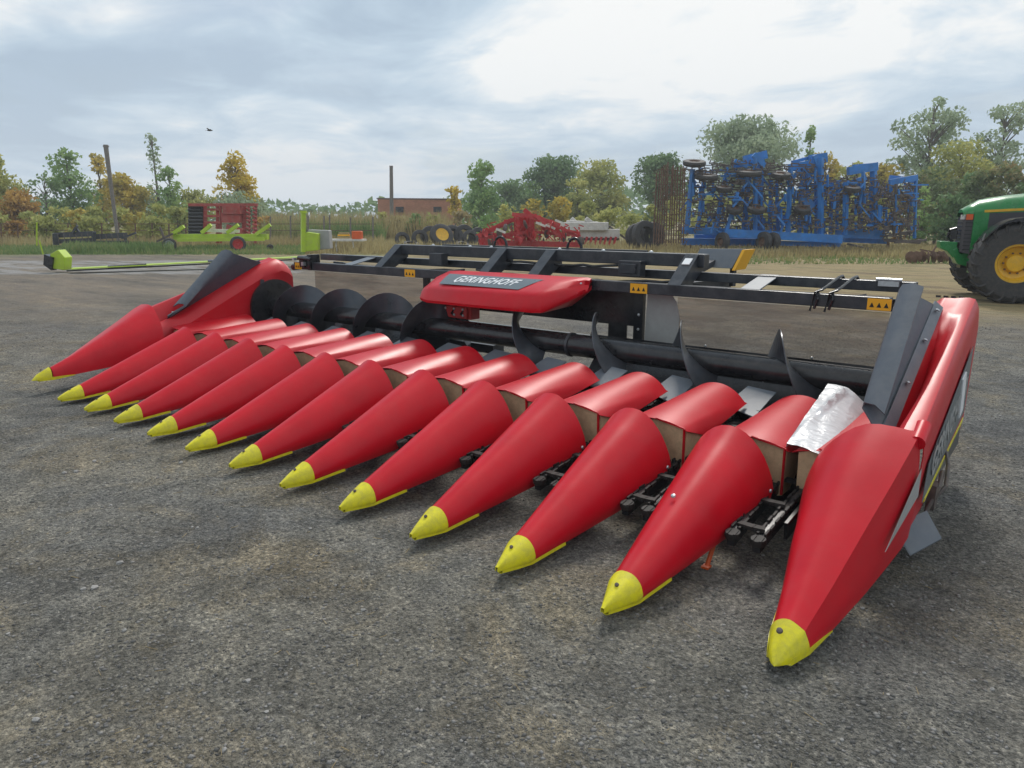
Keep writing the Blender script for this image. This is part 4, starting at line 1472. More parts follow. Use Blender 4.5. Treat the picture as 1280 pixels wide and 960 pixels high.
# uprights of the folded wings
ups = [(858, 288, 866, 212, .22), (872, 290, 880, 222, .18), (893, 290, 906, 222, .16), (908, 288, 922, 240, .2), (930, 288, 936, 214, .24),
       (950, 296, 951, 196, .28), (944, 294, 944, 198, .2), (962, 290, 964, 224, .18), (972, 292, 971, 216, .16), (985, 292, 988, 212, .22), (999, 292, 1003, 205, .2), (1007, 292, 1009, 210, .2), (1026, 296, 1026, 197, .28),
       (1021, 292, 1019, 198, .18), (1038, 292, 1040, 226, .18), (1056, 294, 1058, 226, .26), (1046, 290, 1047, 228, .16), (1076, 290, 1074, 222, .22), (1080, 256, 1079, 214, .18), (1093, 294, 1092, 208, .30), (1088, 290, 1089, 210, .12), (1117, 296, 1120, 230, .14),
       (1143, 298, 1145, 222, .16), (1135, 294, 1136, 226, .10)]
for i, (u1, v1, u2, v2, w_) in enumerate(ups):
    mb = MB()
    seg(mb, u1, v1, u2, v2, BD + (i % 3 - 1) * .9, w_ * .95, w_ * .95)
    part('upright', mb, MT['blue'] if u1 < 1110 else MT['tine'] if i % 2 else MT['blue'], bl)
# heads of the wings
bpart('wing_head', MT['blue'], [
    (915, 207, 955, 203, BD, .3, .3), (930, 200, 958, 193, BD + .6, .4, .5), (918, 201, 934, 208, BD - .6, .2, .25), (942, 193, 956, 208, BD - .8, .25, .3), (986, 210, 1022, 203, BD, .3, .45), (990, 203, 1012, 197, BD + .7, .3, .2), (1012, 200, 1033, 197, BD + .3, .4, .6), (1018, 194, 1024, 212, BD - .7, .3, .25),
    (1060, 214, 1096, 208, BD, .4, .5), (1066, 209, 1090, 207, BD + .5, .3, .3), (1112, 228, 1146, 222, BD, .3, .35), (1002, 245, 1014, 260, BD - .3, .5, .5), (1066, 228, 1082, 222, BD, .3, .3),
    (1000, 213, 985, 228, BD - .4, .2, .2), (1112, 222, 1146, 226, BD + .5, .2, .3)])
bpart('brace', MT['blue'], [(868, 250, 905, 232, BD, .12, .12), (972, 268, 1010, 286, BD - .5, .14, .14), (985, 262, 975, 292, BD - .6, .14, .14), (1010, 230, 1040, 232, BD, .12, .12),
                            (905, 290, 930, 232, BD, .14, .14), (962, 262, 985, 280, BD + .5, .12, .12), (1022, 228, 1058, 226, BD + .5, .12, .12), (960, 218, 985, 216, BD, .12, .12), (860, 232, 900, 236, BD, .10, .10)])
cbar = MB()
rr = random.Random(11)
for u0, u1, v0, v1 in ((862, 950, 206, 284), (955, 1030, 208, 286), (1030, 1094, 228, 286), (1100, 1145, 234, 292)):
    v = v0
    while v < v1:
        a = rr.uniform(0, 14)
        b_ = rr.uniform(0, 14)
        seg(cbar, u0 + a, v + rr.uniform(-1, 1), u1 - b_, v + rr.uniform(-1.5, 1.5), BD + rr.uniform(-1.2, 1.2), .05, .05)
        v += rr.uniform(5.5, 9)
part('gang_bars', cbar, MT['tine'], bl)['kind'] = 'stuff'
bb_ = MB()
for i in range(280):
    u, v = rr.uniform(858, 1142), rr.uniform(208, 286)
    if v < 226 and u > 1040:
        v += 18
    l_ = rr.uniform(5, 22)
    a = rr.choice((90, 90, 90, 80, 100, 0, 0, 50, 130))
    seg(bb_, u, v, u + l_ * math.cos(R(a)), min(v + l_ * math.sin(R(a)), 292), BD + rr.uniform(-1.4, 1.4), rr.uniform(.06, .15), rr.uniform(.06, .12))
part('linkage', bb_, MT['blue'], bl)['kind'] = 'stuff'
# S-tines and points on the folded wings
ti = MB()
for u0, u1, v0, v1, n in ((862, 950, 202, 288, 330), (955, 1030, 204, 288, 330), (1030, 1094, 222, 290, 260), (1098, 1145, 230, 296, 190)):
    for i in range(n):
        u = rr.uniform(u0, u1)
        v = rr.uniform(v0, v1)
        D = BD + rr.uniform(-1.4, 1.4)
        L_ = rr.uniform(.2, .55)
        p = P(u, v, D)
        s = rr.choice((-1, 1))
        q1 = p + RH * s * L_ + Vector((0, 0, rr.uniform(-.08, .12)))
        q2 = q1 + RH * s * -.10 + Vector((0, 0, -.22 * rr.choice((-1, 1))))
        ti.bar(p, q1, .07, .07)
        ti.bar(q1, q2, .06, .06)
part('spring_tines', ti, MT['tine'], bl)['kind'] = 'stuff'
hang = MB()
for i in range(46):
    u = 858 + i * 5 + rr.uniform(-2, 2)
    p = P(u, 306, BD + rr.uniform(-1, 1))
    q = P(u + rr.uniform(-3, 3), rr.uniform(313, 322), BD)
    q.z = max(q.z, .02)
    hang.bar(p, q, .05, .05)
part('harrow_tines', hang, MT['rust'], bl)['kind'] = 'stuff'
# tilted gauge wheels seen almost flat near the top and standing road wheels at the foot
for (u, v, r_, ti_) in ((868, 204, .70, .25), (883, 221, .72, .2), (936, 216, .80, .2), (905, 236, .5, .3), (976, 219, .6, .3), (1003, 262, .5, .5), (945, 262, .55, .4), (1065, 236, .5, .3), (918, 262, .5, .5)):
    ax = Vector((0, 0, 1)) + FH * -ti_
    wheel(bl, P(u, v, BD - 1.2), ax, r_, .30, 'rust', rim_r=.5)
for (u, r_) in ((903, .6), (955, .62), (966, .6)):
    g = G(u, BD - 1.5)
    wheel(bl, (g.x, g.y, r_), RH + FH * .4, r_, .35, 'rust', rim_r=.5)
part('support_stand', MB().bar(P(1110, 300, BD), G(1112, BD), .12, .12), MT['rust'], bl)
part('drawbar', MB().bar(P(1060, 305, BD - .5), P(1085, 311, BD - 2), .15, .12), MT['tine'], bl)

# ---- harrow panels leaning at the left of the cultivator
hp = thing('harrow_rack', 'tall rusty harrow sections stood on edge left of the blue cultivator', 'harrow', G(835, 45), absolute=True)
for i in range(13):
    u = 820 + i * 3.1
    b_ = MB()
    seg(b_, u - 3, 304, u + rr.uniform(-1, 2), 207 + rr.uniform(-6, 6) + (8 if i < 2 else 0), 45 + rr.uniform(-.8, .8), .055, .055)
    part('harrow_bar', b_, MT['rust'], hp)
hx = MB()
for i in range(15):
    v = 212 + i * 6.3
    seg(hx, 822, v, 856, v + rr.uniform(-2, 2), 45 + rr.uniform(-.8, .8), .035, .035)
for i in range(320):
    p = P(rr.uniform(816, 862), rr.uniform(208, 306), 45 + rr.uniform(-.8, .8))
    if p.z < .1:
        continue
    hx.bar(p, p + RH * rr.uniform(-.22, .22) + Vector((0, 0, rr.uniform(-.2, .05))), .028, .028)
part('harrow_teeth', hx, MT['rust'], hp)['kind'] = 'stuff'

# ---- rusty disc gang lying in the grass between cultivator and tractor
dg_ = thing('disc_gang', 'small rusty disc gang lying on the straw left of the tractor', 'disc harrow', G(1160, 34), absolute=True)
for i in range(7):
    c = G(1140 + i * 7, 34 + rr.uniform(-.6, .6))
    c.z = .27
    part('disc', MB().ring(c, RH + FH * rr.uniform(-.5, .8) + Vector((0, 0, rr.uniform(-.2, .2))), [(0, 0), (.03, .12), (.07, .27), (.085, .27), (.04, .12), (.02, 0)], 16), MT['rust'], dg_, True)
mb = MB()
seg(mb, 1136, 320, 1186, 319, 34, .08, .08)
seg(mb, 1150, 312, 1182, 318, 34.4, .07, .07)
seg(mb, 1160, 322, 1172, 306, 34.4, .06, .06)
part('gang_frame', mb, MT['rust'], dg_)

# ---- red folded harrow left of centre
RD = 42.0
rh = thing('red_harrow', 'bright red folded disc harrow with a peaked frame in front of the bushes', 'harrow', G(660, RD), absolute=True)
for a in [(600, 303, 728, 306, .3), (598, 296, 655, 268, .22), (655, 266, 700, 282, .22), (600, 298, 660, 290, .2), (650, 268, 650, 306, .5), (662, 268, 664, 306, .35), (668, 268, 700, 296, .16), (630, 276, 690, 276, .14), (610, 288, 640, 274, .18), (700, 284, 728, 300, .2),
          (640, 268, 676, 272, .22), (655, 262, 662, 268, .25), (690, 276, 704, 300, .18), (616, 292, 648, 300, .14), (670, 290, 712, 294, .16), (605, 305, 645, 292, .12), (680, 280, 725, 292, .12)]:
    mb = MB()
    seg(mb, *a[:4], RD + rr.uniform(-.7, .7), a[4], a[4])
    part('frame_beam', mb, MT['farm_red'], rh)
for i in range(46):
    u = 598 + rr.random() * 128
    v = 306 - rr.random() * (30 if 625 < u < 700 else 16)
    c = P(u, v, RD + rr.uniform(-1.3, 1.0))
    c.z = max(c.z, .25)
    part('disc', MB().ring(c, RH + FH * rr.uniform(-1, 1) + Vector((0, 0, rr.uniform(-.4, .4))), [(0, 0), (.03, .14), (.08, .26), (.10, .26), (.05, .14), (.03, 0)], 12), MT['farm_red'] if i % 4 else MT['tine'], rh, True)
for (u, v) in ((676, 278), (688, 281), (700, 275), (626, 286)):
    mb = MB()
    seg(mb, u - 6, v, u + 6, v + 5, RD - 1, .25, .12)
    part('pale_plate', mb, MT['pallet_white'], rh)
jm = MB()
for i in range(120):
    u = 600 + rr.random() * 126
    p = P(u, 305 - rr.random() * 26, RD + rr.uniform(-1.2, 1.2))
    if p.z < .15:
        continue
    jm.bar(p, p + RH * rr.uniform(-.35, .35) + Vector((0, 0, rr.uniform(-.4, .1))), .06, .06)
part('linkage', jm, MT['farm_red'], rh)['kind'] = 'stuff'

# ---- white seed drill behind it
SD = 50.0
sd = thing('seed_drill', 'white seed drill with red coulters to the right of the red harrow', 'seed drill', G(740, SD), absolute=True)
for a in [(700, 283, 760, 283, .55), (716, 292, 774, 292, .6), (714, 273, 722, 281, .3), (732, 273, 742, 281, .3), (708, 277, 748, 279, .2)]:
    mb = MB()
    seg(mb, *a[:4], SD + rr.uniform(-.3, .3), a[4], a[4])
    part('hopper', mb, MT['pallet_white'], sd, bevel=.04)
for i in range(10):
    mb = MB()
    seg(mb, 716 + i * 6, 296, 713 + i * 6, 306, SD - .3, .12, .14)
    part('coulter', mb, MT['farm_red'], sd)
mb = MB()
seg(mb, 760, 282, 784, 300, SD, .10, .12)
seg(mb, 710, 299, 774, 299, SD, .14, .16)
part('drill_frame', mb, MT['tine'], sd)
mb = MB()
seg(mb, 750, 305, 752, 298, SD, .10, .12)
seg(mb, 768, 306, 768, 298, SD, .10, .12)
part('drill_stand', mb, MT['tine'], sd)


# ---- piles of tyres
def tyre_at(u, D, r_, tilt, lab, grp, z=None, rimm=None):
    g = G(u, D)
    o = thing('old_tyre', lab, 'tyre', g, grp, absolute=True)
    c = Vector((g.x, g.y, z if z is not None else r_ * (1 if tilt < .5 else .35) + .02))
    ax = (RH * math.cos(tilt * 1.5) * .5 - FH * math.cos(tilt * 1.5) + Vector((0, 0, math.sin(tilt * 1.5)))).normalized()
    wd = r_ * .5
    part('casing', MB().ring(c, ax, [(-wd / 2, r_ * .56), (-wd / 2, r_ * .86), (-wd * .4, r_ * .96), (0, r_), (wd * .4, r_ * .96), (wd / 2, r_ * .86), (wd / 2, r_ * .56), (0, r_ * .7), (-wd / 2, r_ * .56)], 24), MT['tyre'], o, True)
    if rimm:
        part('rim', MB().ring(c, ax, [(-wd * .3, 0), (-wd * .3, r_ * .3), (-wd * .45, r_ * .55), (wd * .45, r_ * .55), (wd * .3, r_ * .3), (wd * .3, 0)], 20), MT[rimm], o, True)
    return o


TG = 'old tyres dumped before the bushes left of the red harrow'
ORD = ['first', 'second', 'third', 'fourth', 'fifth', 'sixth', 'seventh', 'eighth', 'ninth', 'tenth', 'eleventh']
for n_, (u, D, r_, tl) in enumerate(sorted(((503, 52, .55, .2), (514, 51, .6, .9), (525, 52, .62, .15), (538, 53, .75, .1), (566, 53, .8, .3), (578, 51, .5, .8), (588, 52, .62, .2), (598, 53, .7, .1), (610, 54, .6, .4), (496, 52, .4, 1), (580, 53.5, .8, .05)))):
    tyre_at(u, D, r_, tl, f'{ORD[n_]} dark tyre from the left in the row between shed and red harrow', TG)
tyre_at(552, 51, .85, .35, 'large tyre on a yellow rim lying among the dark tyres left of the red harrow', None, rimm='rim')
TG2 = 'dark tractor tyres standing right of the seed drill'
for n_, (u, D, r_, tl) in enumerate(((796, 48, .85, .1), (806, 47, .95, .15), (816, 48, .9, .05))):
    tyre_at(u, D, r_, tl, f'{ORD[n_]} big tractor tyre from the left between white seed drill and rusty harrow', TG2)

# ---- low white trailer bench with odds and ends
wb = thing('flat_trailer', 'small white flat bench on thin legs in the dry grass left of the shed', 'bench', G(432, 46), absolute=True)
mb = MB()
seg(mb, 410, 300, 456, 300, 46, 1.2, .12)
part('deck', mb, MT['pallet_white'], wb)
for u in (420, 441):
    mb = MB()
    mb.bar(P(u, 300, 45.6), G(u, 45.6), .08, .08)
    part('leg', mb, MT['pallet_white'], wb)
o = part('orange_bin', MB().box((0, 0, .25), (.6, .6, .5)), MT['orange'], None, loc=P(447, 299, 46), rot=(0, 0, YAW), bevel=.05)
tag(o, 'orange bin standing on the right end of the white bench', 'bin')
o = thing('plank_stack', 'yellowish planks stacked on the left part of the white bench', 'planks', P(430, 299, 46), absolute=True)
for i, (v, m_) in enumerate(((297, 'straw'), (294, 'sticker'), (291.5, 'straw'))):
    mb = MB()
    seg(mb, 422 + i, v, 438 - i, v, 46, .35, .10)
    part('plank', mb, MT[m_], o)

# ---- lime and grey end of a long grain header lying across the left of the yard
gh = thing('grain_header', 'long lime grain header lying low across the yard behind the red header', 'grain header', G(70, 27.8), absolute=True)
A0, A1 = G(78, 27.3), G(392, 31.5)
mb = MB().bar(A0 + Vector((0, 0, .10)), A1 + Vector((0, 0, .33)), .14, .05)
part('cutter_bar', mb, MT['black'], gh)
mb = MB().bar(A0 + Vector((0, 0, .16)) + FH * .35, A1 + Vector((0, 0, .42)) + FH * .35, .8, .03)
part('table_edge', mb, MT['lime'], gh)
part('skid', MB().bar(P(135, 334, 28.2), P(183, 331, 28.8), .5, .10), MT['black'], gh)
part('skid', MB().bar(P(60 + 200, 326, 29.5), P(300, 325, 29.9), .4, .06), MT['grey'], gh)
pe = MB().prism([P(66, 336, 27.8), P(80, 338, 27.8), P(81, 322, 27.8), P(72, 312, 27.8), P(62, 318, 27.8)], FH * .5)
part('end_divider', pe, MT['lime'], gh, bevel=.03)
part('divider_shoe', MB().prism([P(54, 331, 27.7), P(64, 338, 27.7), P(66, 322, 27.7), P(55, 318, 27.7)], FH * .35), MT['black'], gh)
mb = MB()
seg(mb, 54, 318, 49, 300, 27.7, .05, .05)
seg(mb, 46, 307, 46, 278, 28.4, .05, .05)
part('divider_rod', mb, MT['lime'], gh)
part('side_wall', MB().prism([P(377, 315, 31), P(397, 313, 31), P(397, 292, 31), P(383, 290, 31), P(377, 300, 31)], FH * .6), MT['lime'], gh, bevel=.03)
part('grey_guard', MB().prism([P(388, 313, 31.4), P(413, 311, 31.4), P(411, 288, 31.4), P(385, 287, 31.4)], FH * .5), MT['panel_grey'], gh, bevel=.03)
mb = MB()
seg(mb, 379, 315, 379, 265, 31, .16, .16)
seg(mb, 376, 265, 383, 265, 31, .2, .1)
part('drive_post', mb, MT['lime'], gh)

# ---- lime transport trailer with red wheel
lt_ = thing('header_trailer', 'lime green header trailer with a red rimmed wheel parked before the red cultivator', 'trailer', G(270, 46.6), absolute=True)
mb = MB()
seg(mb, 218, 296, 335, 296, 46.6, .4, .35)
part('rear_beam', mb, MT['lime'], lt_)
mb = MB()
seg(mb, 222, 300, 330, 299, 45.9, .25, .2)
part('front_beam', mb, MT['lime'], lt_)
for u, v, u2, v2 in ((216, 292, 230, 283), (252, 291, 264, 281), (284, 291, 298, 281), (320, 293, 338, 281)):
    mb = MB()
    seg(mb, u, v, u2, v2, 46.3, .22, .2)
    part('cradle_arm', mb, MT['lime'], lt_)
mb = MB()
seg(mb, 258, 288, 299, 289, 46.9, .2, .2)
part('white_tube', mb, MT['pallet_white'], lt_)
for u, D, r_, m_ in ((297, 45.5, .48, 'red_rim'), (211, 45.6, .42, 'galv'), (337, 46.5, .22, 'tine')):
    g = G(u, D)
    wheel(lt_, (g.x, g.y, r_), -FH + RH * .35, r_, .26, m_, rim_r=.66)
mb = MB()
seg(mb, 196, 302, 216, 292, 46, .1, .1)
seg(mb, 200, 284, 206, 300, 46, .1, .1)
part('drawbar', mb, MT['tine'], lt_)

# ---- faded red folded cultivator behind the trailer
fc = thing('folded_cultivator', 'faded red folded cultivator with black rollers behind the lime trailer', 'cultivator', G(280, 52), absolute=True)
for i in range(9):
    v = 258 + i * 4.4
    mb = MB()
    mb.tube([P(236, v, 52), P(254, v, 52)], .13, 8)
    part('roller', mb, MT['black'], fc)
for a in [(256, 256, 256, 300, .25), (272, 254, 272, 304, .2), (276, 254, 276, 304, .12), (305, 255, 305, 300, .25), (320, 256, 319, 304, .15), (236, 256, 322, 256, .2), (280, 262, 302, 262, .6), (279, 272, 302, 272, .7), (284, 284, 304, 290, .4), (256, 270, 276, 270, .15),
          (256, 278, 276, 278, .15), (256, 262, 276, 262, .15), (256, 288, 276, 288, .15), (256, 296, 276, 296, .15), (311, 256, 312, 300, .1)]:
    mb = MB()
    seg(mb, *a[:4], 52 + rr.uniform(-.3, .3), a[4], a[4])
    part('frame_beam', mb, MT['old_red'], fc)
for i in range(16):
    mb = MB()
    u = 308 + (i % 2) * 8
    v = 260 + (i // 2) * 5
    mb.tube([P(u, v, 51.6), P(u + 5, v + 2, 51.6)], .09, 6)
    part('tine', mb, MT['old_red'], fc)

# ---- dark folded header lying in the weeds
dh = thing('dark_header', 'dark grey folded header lying in the weeds under the leaning pole', 'header', G(115, 51), absolute=True)
for a in [(70, 294, 118, 292, .35), (70, 302, 118, 300, .3), (116, 296, 158, 294, .35), (118, 303, 160, 303, .25), (69, 292, 70, 306, .35), (118, 290, 118, 306, .2), (152, 298, 170, 291, .12), (100, 292, 94, 284, .15), (90, 292, 97, 282, .12), (156, 296, 158, 305, .2)]:
    mb = MB()
    seg(mb, *a[:4], 51 + rr.uniform(-.3, .3), a[4], a[4])
    part('frame_beam', mb, MT['frame'], dh)
for i in range(12):
    mb = MB()
    u = 72 + i * 7.5
    seg(mb, u, 292, u + 2, 304, 50.7, .05, .05)
    part('slat', mb, MT['tine'], dh)

# ---- poles
pl1 = thing('leaning_pole', 'weathered grey pole leaning over the weeds at the left', 'pole', G(148, 54), absolute=True)
part('shaft', MB().tube([G(148, 54) - Vector((0, 0, .1)), P(139, 235, 54), P(132, 181, 54)], .12, 10, r2=.16), MT['wood'], pl1, True)
part('wire_hook', MB().bar(P(129, 183, 54), P(136, 183, 54), .1, .1), MT['wood'], pl1)
pl2 = thing('power_pole', 'thin dark pole standing in front of the brick shed', 'pole', G(490, 75), absolute=True)
part('shaft', MB().tube([G(490, 75), P(489, 208, 75)], .22, 10, r2=.17), MT['wood'], pl2, True)
part('pole_cap', MB().bar(P(487, 208, 75), P(491, 208, 75), .25, .12), MT['wood'], pl2)

# ---- wire fence
fn = thing('fence', 'rusty low pipe and wire fence running behind the machines at the left', 'fence', G(200, 58), absolute=True)
for i, u in enumerate(list(range(-20, 300, 21)) + [338, 363, 385, 405, 412, 438, 466]):
    h = 279 + rr.uniform(-1, 1) if u < 300 else 270 + rr.uniform(-2, 3)
    part('post', MB().bar(G(u, 58), P(u, h, 58), .10, .10), MT['rust'] if u < 300 else MT['wood'], fn)
for v in (280, 288):
    a, b_ = P(-30, v - .2, 58), P(470, v, 58)
    part('rail', MB().bar(a, b_, .05, .05), MT['rust'], fn)

# ---- brick shed
BDp = 95.0
bs = thing('brick_shed', 'long low red brick shed with a flat roof beyond the bushes', 'shed', G(520, BDp), absolute=True)
m, t, b = new_mat('brickwork')
tcn = t.nodes.new('ShaderNodeTexCoord')
mpn = t.nodes.new('ShaderNodeMapping')
mpn.inputs['Rotation'].default_value = (R(90), 0, 0)
t.links.new(tcn.outputs['Object'], mpn.inputs[0])
bk = t.nodes.new('ShaderNodeTexBrick')
bk.inputs['Scale'].default_value = 3.0
bk.inputs['Color1'].default_value = (0.50, 0.22, 0.13, 1)
bk.inputs['Color2'].default_value = (0.40, 0.17, 0.10, 1)
bk.inputs['Mortar'].default_value = (0.30, 0.22, 0.18, 1)
bk.inputs['Mortar Size'].default_value = 0.015
t.links.new(mpn.outputs[0], bk.inputs['Vector'])
cc_ = mixc(t, 1.0, bk.outputs[0], ramp(t, noise(t, tcn.outputs['Object'], .4, 5, .6), [(.3, (.75,) * 3), (.7, (1.2,) * 3)]), 'MULTIPLY')
t.links.new(cc_, b.inputs['Base Color'])
b.inputs['Roughness'].default_value = .9
MT['brick'] = m
wl, wr_ = P(474, 249, BDp), P(568, 246, BDp)
zt = Hz(474, 249, BDp)
gl, gr_ = G(474, BDp), G(572, BDp + 3)
walls = MB().prism([gl, gr_, gr_ + Vector((0, 0, zt)), gl + Vector((0, 0, zt))], FH * 9)
wo = part('wall', walls, MT['brick'], bs)
part('roof', MB().prism([gl + Vector((0, 0, zt)) - RH * .1 - FH * .1, gr_ + Vector((0, 0, zt)) + RH * .1 - FH * .1, gr_ + Vector((0, 0, zt + .16)) + RH * .1 - FH * .1, gl + Vector((0, 0, zt + .16)) - RH * .1 - FH * .1], FH * 9.3), MT['roof'], bs)
for u in (500, 547):
    a = P(u, 262, BDp + .8)
    part('window', MB().box(a, (1.0, .8, .7), Matrix.Rotation(YAW, 3, 'Z')), MT['black'], bs)

# ---- bird
bd = P(262, 163, 60)
bird = thing('bird', 'small dark bird flying over the left trees', 'bird', bd, absolute=True)
bb = MB().loft([[bd + RH * x + Vector((0, 0, math.sin(a) * r_)) + FH * math.cos(a) * r_ for a in [k * math.pi / 3 for k in range(6)]] for x, r_ in ((-.22, .01), (-.14, .05), (0, .075), (.12, .05), (.2, .035), (.26, .008))], closed=True, caps=True)
part('body', bb, MT['black'], bird, True)
for s in (-1, 1):
    part('wing', MB().add([bd + RH * -.08, bd + RH * .1, bd + FH * s * .34 + Vector((0, 0, .13)), bd + FH * s * .30 + RH * -.12 + Vector((0, 0, .12))], [(0, 1, 2, 3)]), MT['black'], bird, solid=.01)
part('tail', MB().add([bd + RH * -.2, bd + RH * -.34 + FH * .05, bd + RH * -.34 - FH * .05], [(0, 1, 2)]), MT['black'], bird, solid=.01)


# ------------------------------------------------------------------ vegetation
def leaves(clumps, n, size, r_, up=.3):
    """n leaf-sprays spread over clumps [(centre, radius xyz)]"""
    w_ = np.array([c[1][0] * c[1][2] for c in clumps]) ** .8
    idx = r_.choice(len(clumps), n, p=w_ / w_.sum())
    C_ = np.array([c[0] for c in clumps])[idx]
    Rd = np.array([c[1] for c in clumps])[idx]
    d = r_.normal(size=(n, 3))
    d /= np.linalg.norm(d, axis=1, keepdims=True)
    rad = (.35 + .65 * r_.random(n) ** .5)[:, None] * (1 + .12 * r_.normal(size=(n, 1)))
    c = C_ + d * Rd * rad
    a = r_.normal(size=(n, 3))
    a /= np.linalg.norm(a, axis=1, keepdims=True)
    b_ = np.cross(a, r_.normal(size=(n, 3)))
    b_ /= np.linalg.norm(b_, axis=1, keepdims=True) + 1e-9
    s = (size * (.6 + .8 * r_.random(n)))[:, None]
    v0 = c - a * s
    v1 = c + b_ * s * .55
    v2 = c + a * s
    v3 = c - b_ * s * .55
    V_ = np.stack([v0, v1, v2, v3], 1).reshape(-1, 3)
    F_ = np.arange(4 * n).reshape(-1, 4)
    return V_, F_


def tree(u, D, vtop, halfw, kind, name, label, cat='tree', shape='round', dens=1.0, crown0=.25, leaf=None, seed=None, group=None, zsink=0, nclump=None):
    base = G(u, D)
    H = Hz(u, vtop, D)
    if shape == 'bush' and cat == 'shrub':
        vtop -= 34 if u < 260 else 12
    Wd = halfw * D / FPX * 1.06
    sd_ = seed if seed is not None else int(u * 7 + vtop)
    r_ = np.random.default_rng(abs(sd_) + 1)
    o = thing(name, label, cat, base, group)
    # trunk and limbs
    mb = MB()
    tr0 = max(.10, H * .022)
    kx, ky = r_.normal(0, H * .02, 2)
    pts = [(0, 0, -.1), (kx * .3, ky * .3, H * .3), (kx * .7, ky * .7, H * .6), (kx, ky, H * (.93 if shape != 'bush' else .6))]
    mb.tube(pts, tr0, 8, r2=tr0 * .15)
    clumps = []
    nc = nclump or {'round': 46, 'tall': 28, 'spire': 24, 'sparse': 30, 'bush': 26, 'cone': 44}[shape]
    for i in range(nc):
        q = r_.random()
        if shape == 'round':
            z = H * (crown0 + (1 - crown0) * (.10 + .82 * q))
            k = (z / H - crown0) / (1 - crown0)
            env = Wd * math.sqrt(max(.05, 1 - (abs(k - .5) / .56) ** 2.4))
            rr_ = Wd * r_.uniform(.24, .42)
        elif shape == 'spire':
            z = H * (crown0 + (.97 - crown0) * q)
            k = (z / H - crown0) / (1 - crown0)
            env = Wd * (1 - k) ** .45
            rr_ = Wd * r_.uniform(.45, .65) * (1.1 - .6 * k)
        elif shape == 'cone':
            z = H * (crown0 + (.97 - crown0) * q ** 1.2)
            k = (z / H - crown0) / (1 - crown0)
            env = Wd * (1.02 - k) ** .42
            rr_ = Wd * r_.uniform(.24, .42) * (1.1 - .5 * k)
        elif shape in ('tall', 'sparse'):
            z = H * (crown0 + (.97 - crown0) * q)
            k = (z / H - crown0) / (1 - crown0)
            env = Wd * ((.95 - .45 * k) * (.6 + .4 * math.sin(k * 9 + sd_)) if shape == 'tall' else 1.05 * math.sqrt(max(.04, 1 - ((k - .5) / .56) ** 2)))
            rr_ = Wd * r_.uniform(.16, .30)
        else:
            z = H * (.10 + .84 * q)
            k = z / H
            env = Wd * math.sqrt(max(.05, 1 - k * k * .85))
            rr_ = min(Wd * .4, H * .42) * r_.uniform(.45, .85)
        a = r_.random() * 6.283
        ro_ = env * r_.uniform(.35, .95)
        x, y = math.cos(a) * max(0, ro_ - rr_ * .6), math.sin(a) * max(0, ro_ - rr_ * .6)
        x, y = x + kx * z / H, y + ky * z / H
        zr = rr_ * r_.uniform(.55, .95) * (1.6 if shape == 'spire' else 1)
        if z + zr > H:
            z = H - zr * .95
        clumps.append(((x, y, z), (rr_, rr_, zr)))
        if shape != 'bush' or i % 3 == 0:
            z0 = max(H * .12, z - math.hypot(x, y) * .8 - H * .05)
            t0 = min(z0 / H, .9)
            mb.tube([(kx * t0, ky * t0, z0), ((x * .5 + kx * t0 * .5), (y * .5 + ky * t0 * .5), (z0 + z) / 2 + H * .01), (x, y, z)], tr0 * .32, 5, r2=tr0 * .07)
    part('trunk', mb, MT['bark'], o, True)
    ls = leaf or (.08 + D * .0017)
    area = sum(c[1][0] * c[1][2] for c in clumps)
    n = int(min(14000, dens * 5.0 * area / (ls * ls)))
    V_, F_ = leaves(clumps, max(n, 200), ls, r_)
    V_[:, 2] = np.maximum(V_[:, 2], .03)
    link('crown', raw_mesh('crown', V_, F_, LF[kind]), o)
    return o


T = tree
T(-6, 72, 188, 38, 'olive', 'autumn_tree', 'green and amber tree at the far left edge of the yard', crown0=.08)
T(30, 68, 236, 30, 'amber', 'autumn_tree', 'rusty orange tree behind the fence beside the left edge', crown0=.05, shape='round', dens=.8)
T(62, 80, 215, 26, 'dark', 'bare_branched_tree', 'thin half bare tree left of the dark green tree', shape='sparse', dens=.45)
T(98, 84, 186, 40, 'green', 'broadleaf_tree', 'dark green ragged tree left of the leaning pole', shape='cone', crown0=.12, dens=.7)
T(132, 92, 188, 25, 'yellow', 'autumn_tree', 'yellow tree directly behind the top of the leaning pole', shape='cone', crown0=.2, dens=.7)
T(162, 84, 216, 31, 'yellow', 'autumn_tree', 'short yellow tree between the leaning pole and the tall bare topped tree', shape='round', dens=.7)
T(204, 84, 166, 27, 'pale', 'poplar_tree', 'tall thin pale tree with a bare broken top at the left', shape='tall', crown0=.15, dens=.42, nclump=26)
T(216, 82, 205, 28, 'green', 'broadleaf_tree', 'green tree under the right side of the tall thin tree', shape='cone', crown0=.05, dens=.7)
T(250, 86, 236, 26, 'olive', 'broadleaf_tree', 'low olive tree left of the golden tree above the red cultivator', shape='round', crown0=.03, dens=.8)
T(184, 88, 232, 24, 'olive', 'broadleaf_tree', 'olive tree at the left foot of the tall thin tree', shape='round', crown0=.03, dens=.8)
T(304, 80, 188, 31, 'gold', 'golden_tree', 'golden yellow tree standing alone right of the red folded cultivator', shape='cone', crown0=.22, dens=.9)
T(305, 78, 238, 34, 'pale', 'broadleaf_tree', 'grey green low tree around the foot of the golden tree', shape='round', crown0=.05, dens=.6)
T(604, 88, 198, 36, 'green', 'broadleaf_tree', 'green pointed tree right of the brick shed', shape='cone', crown0=.02, dens=.8)
T(570, 92, 231, 11, 'gold', 'autumn_tree', 'small yellow tree at the right end of the brick shed', shape='round', crown0=.3, dens=.9)
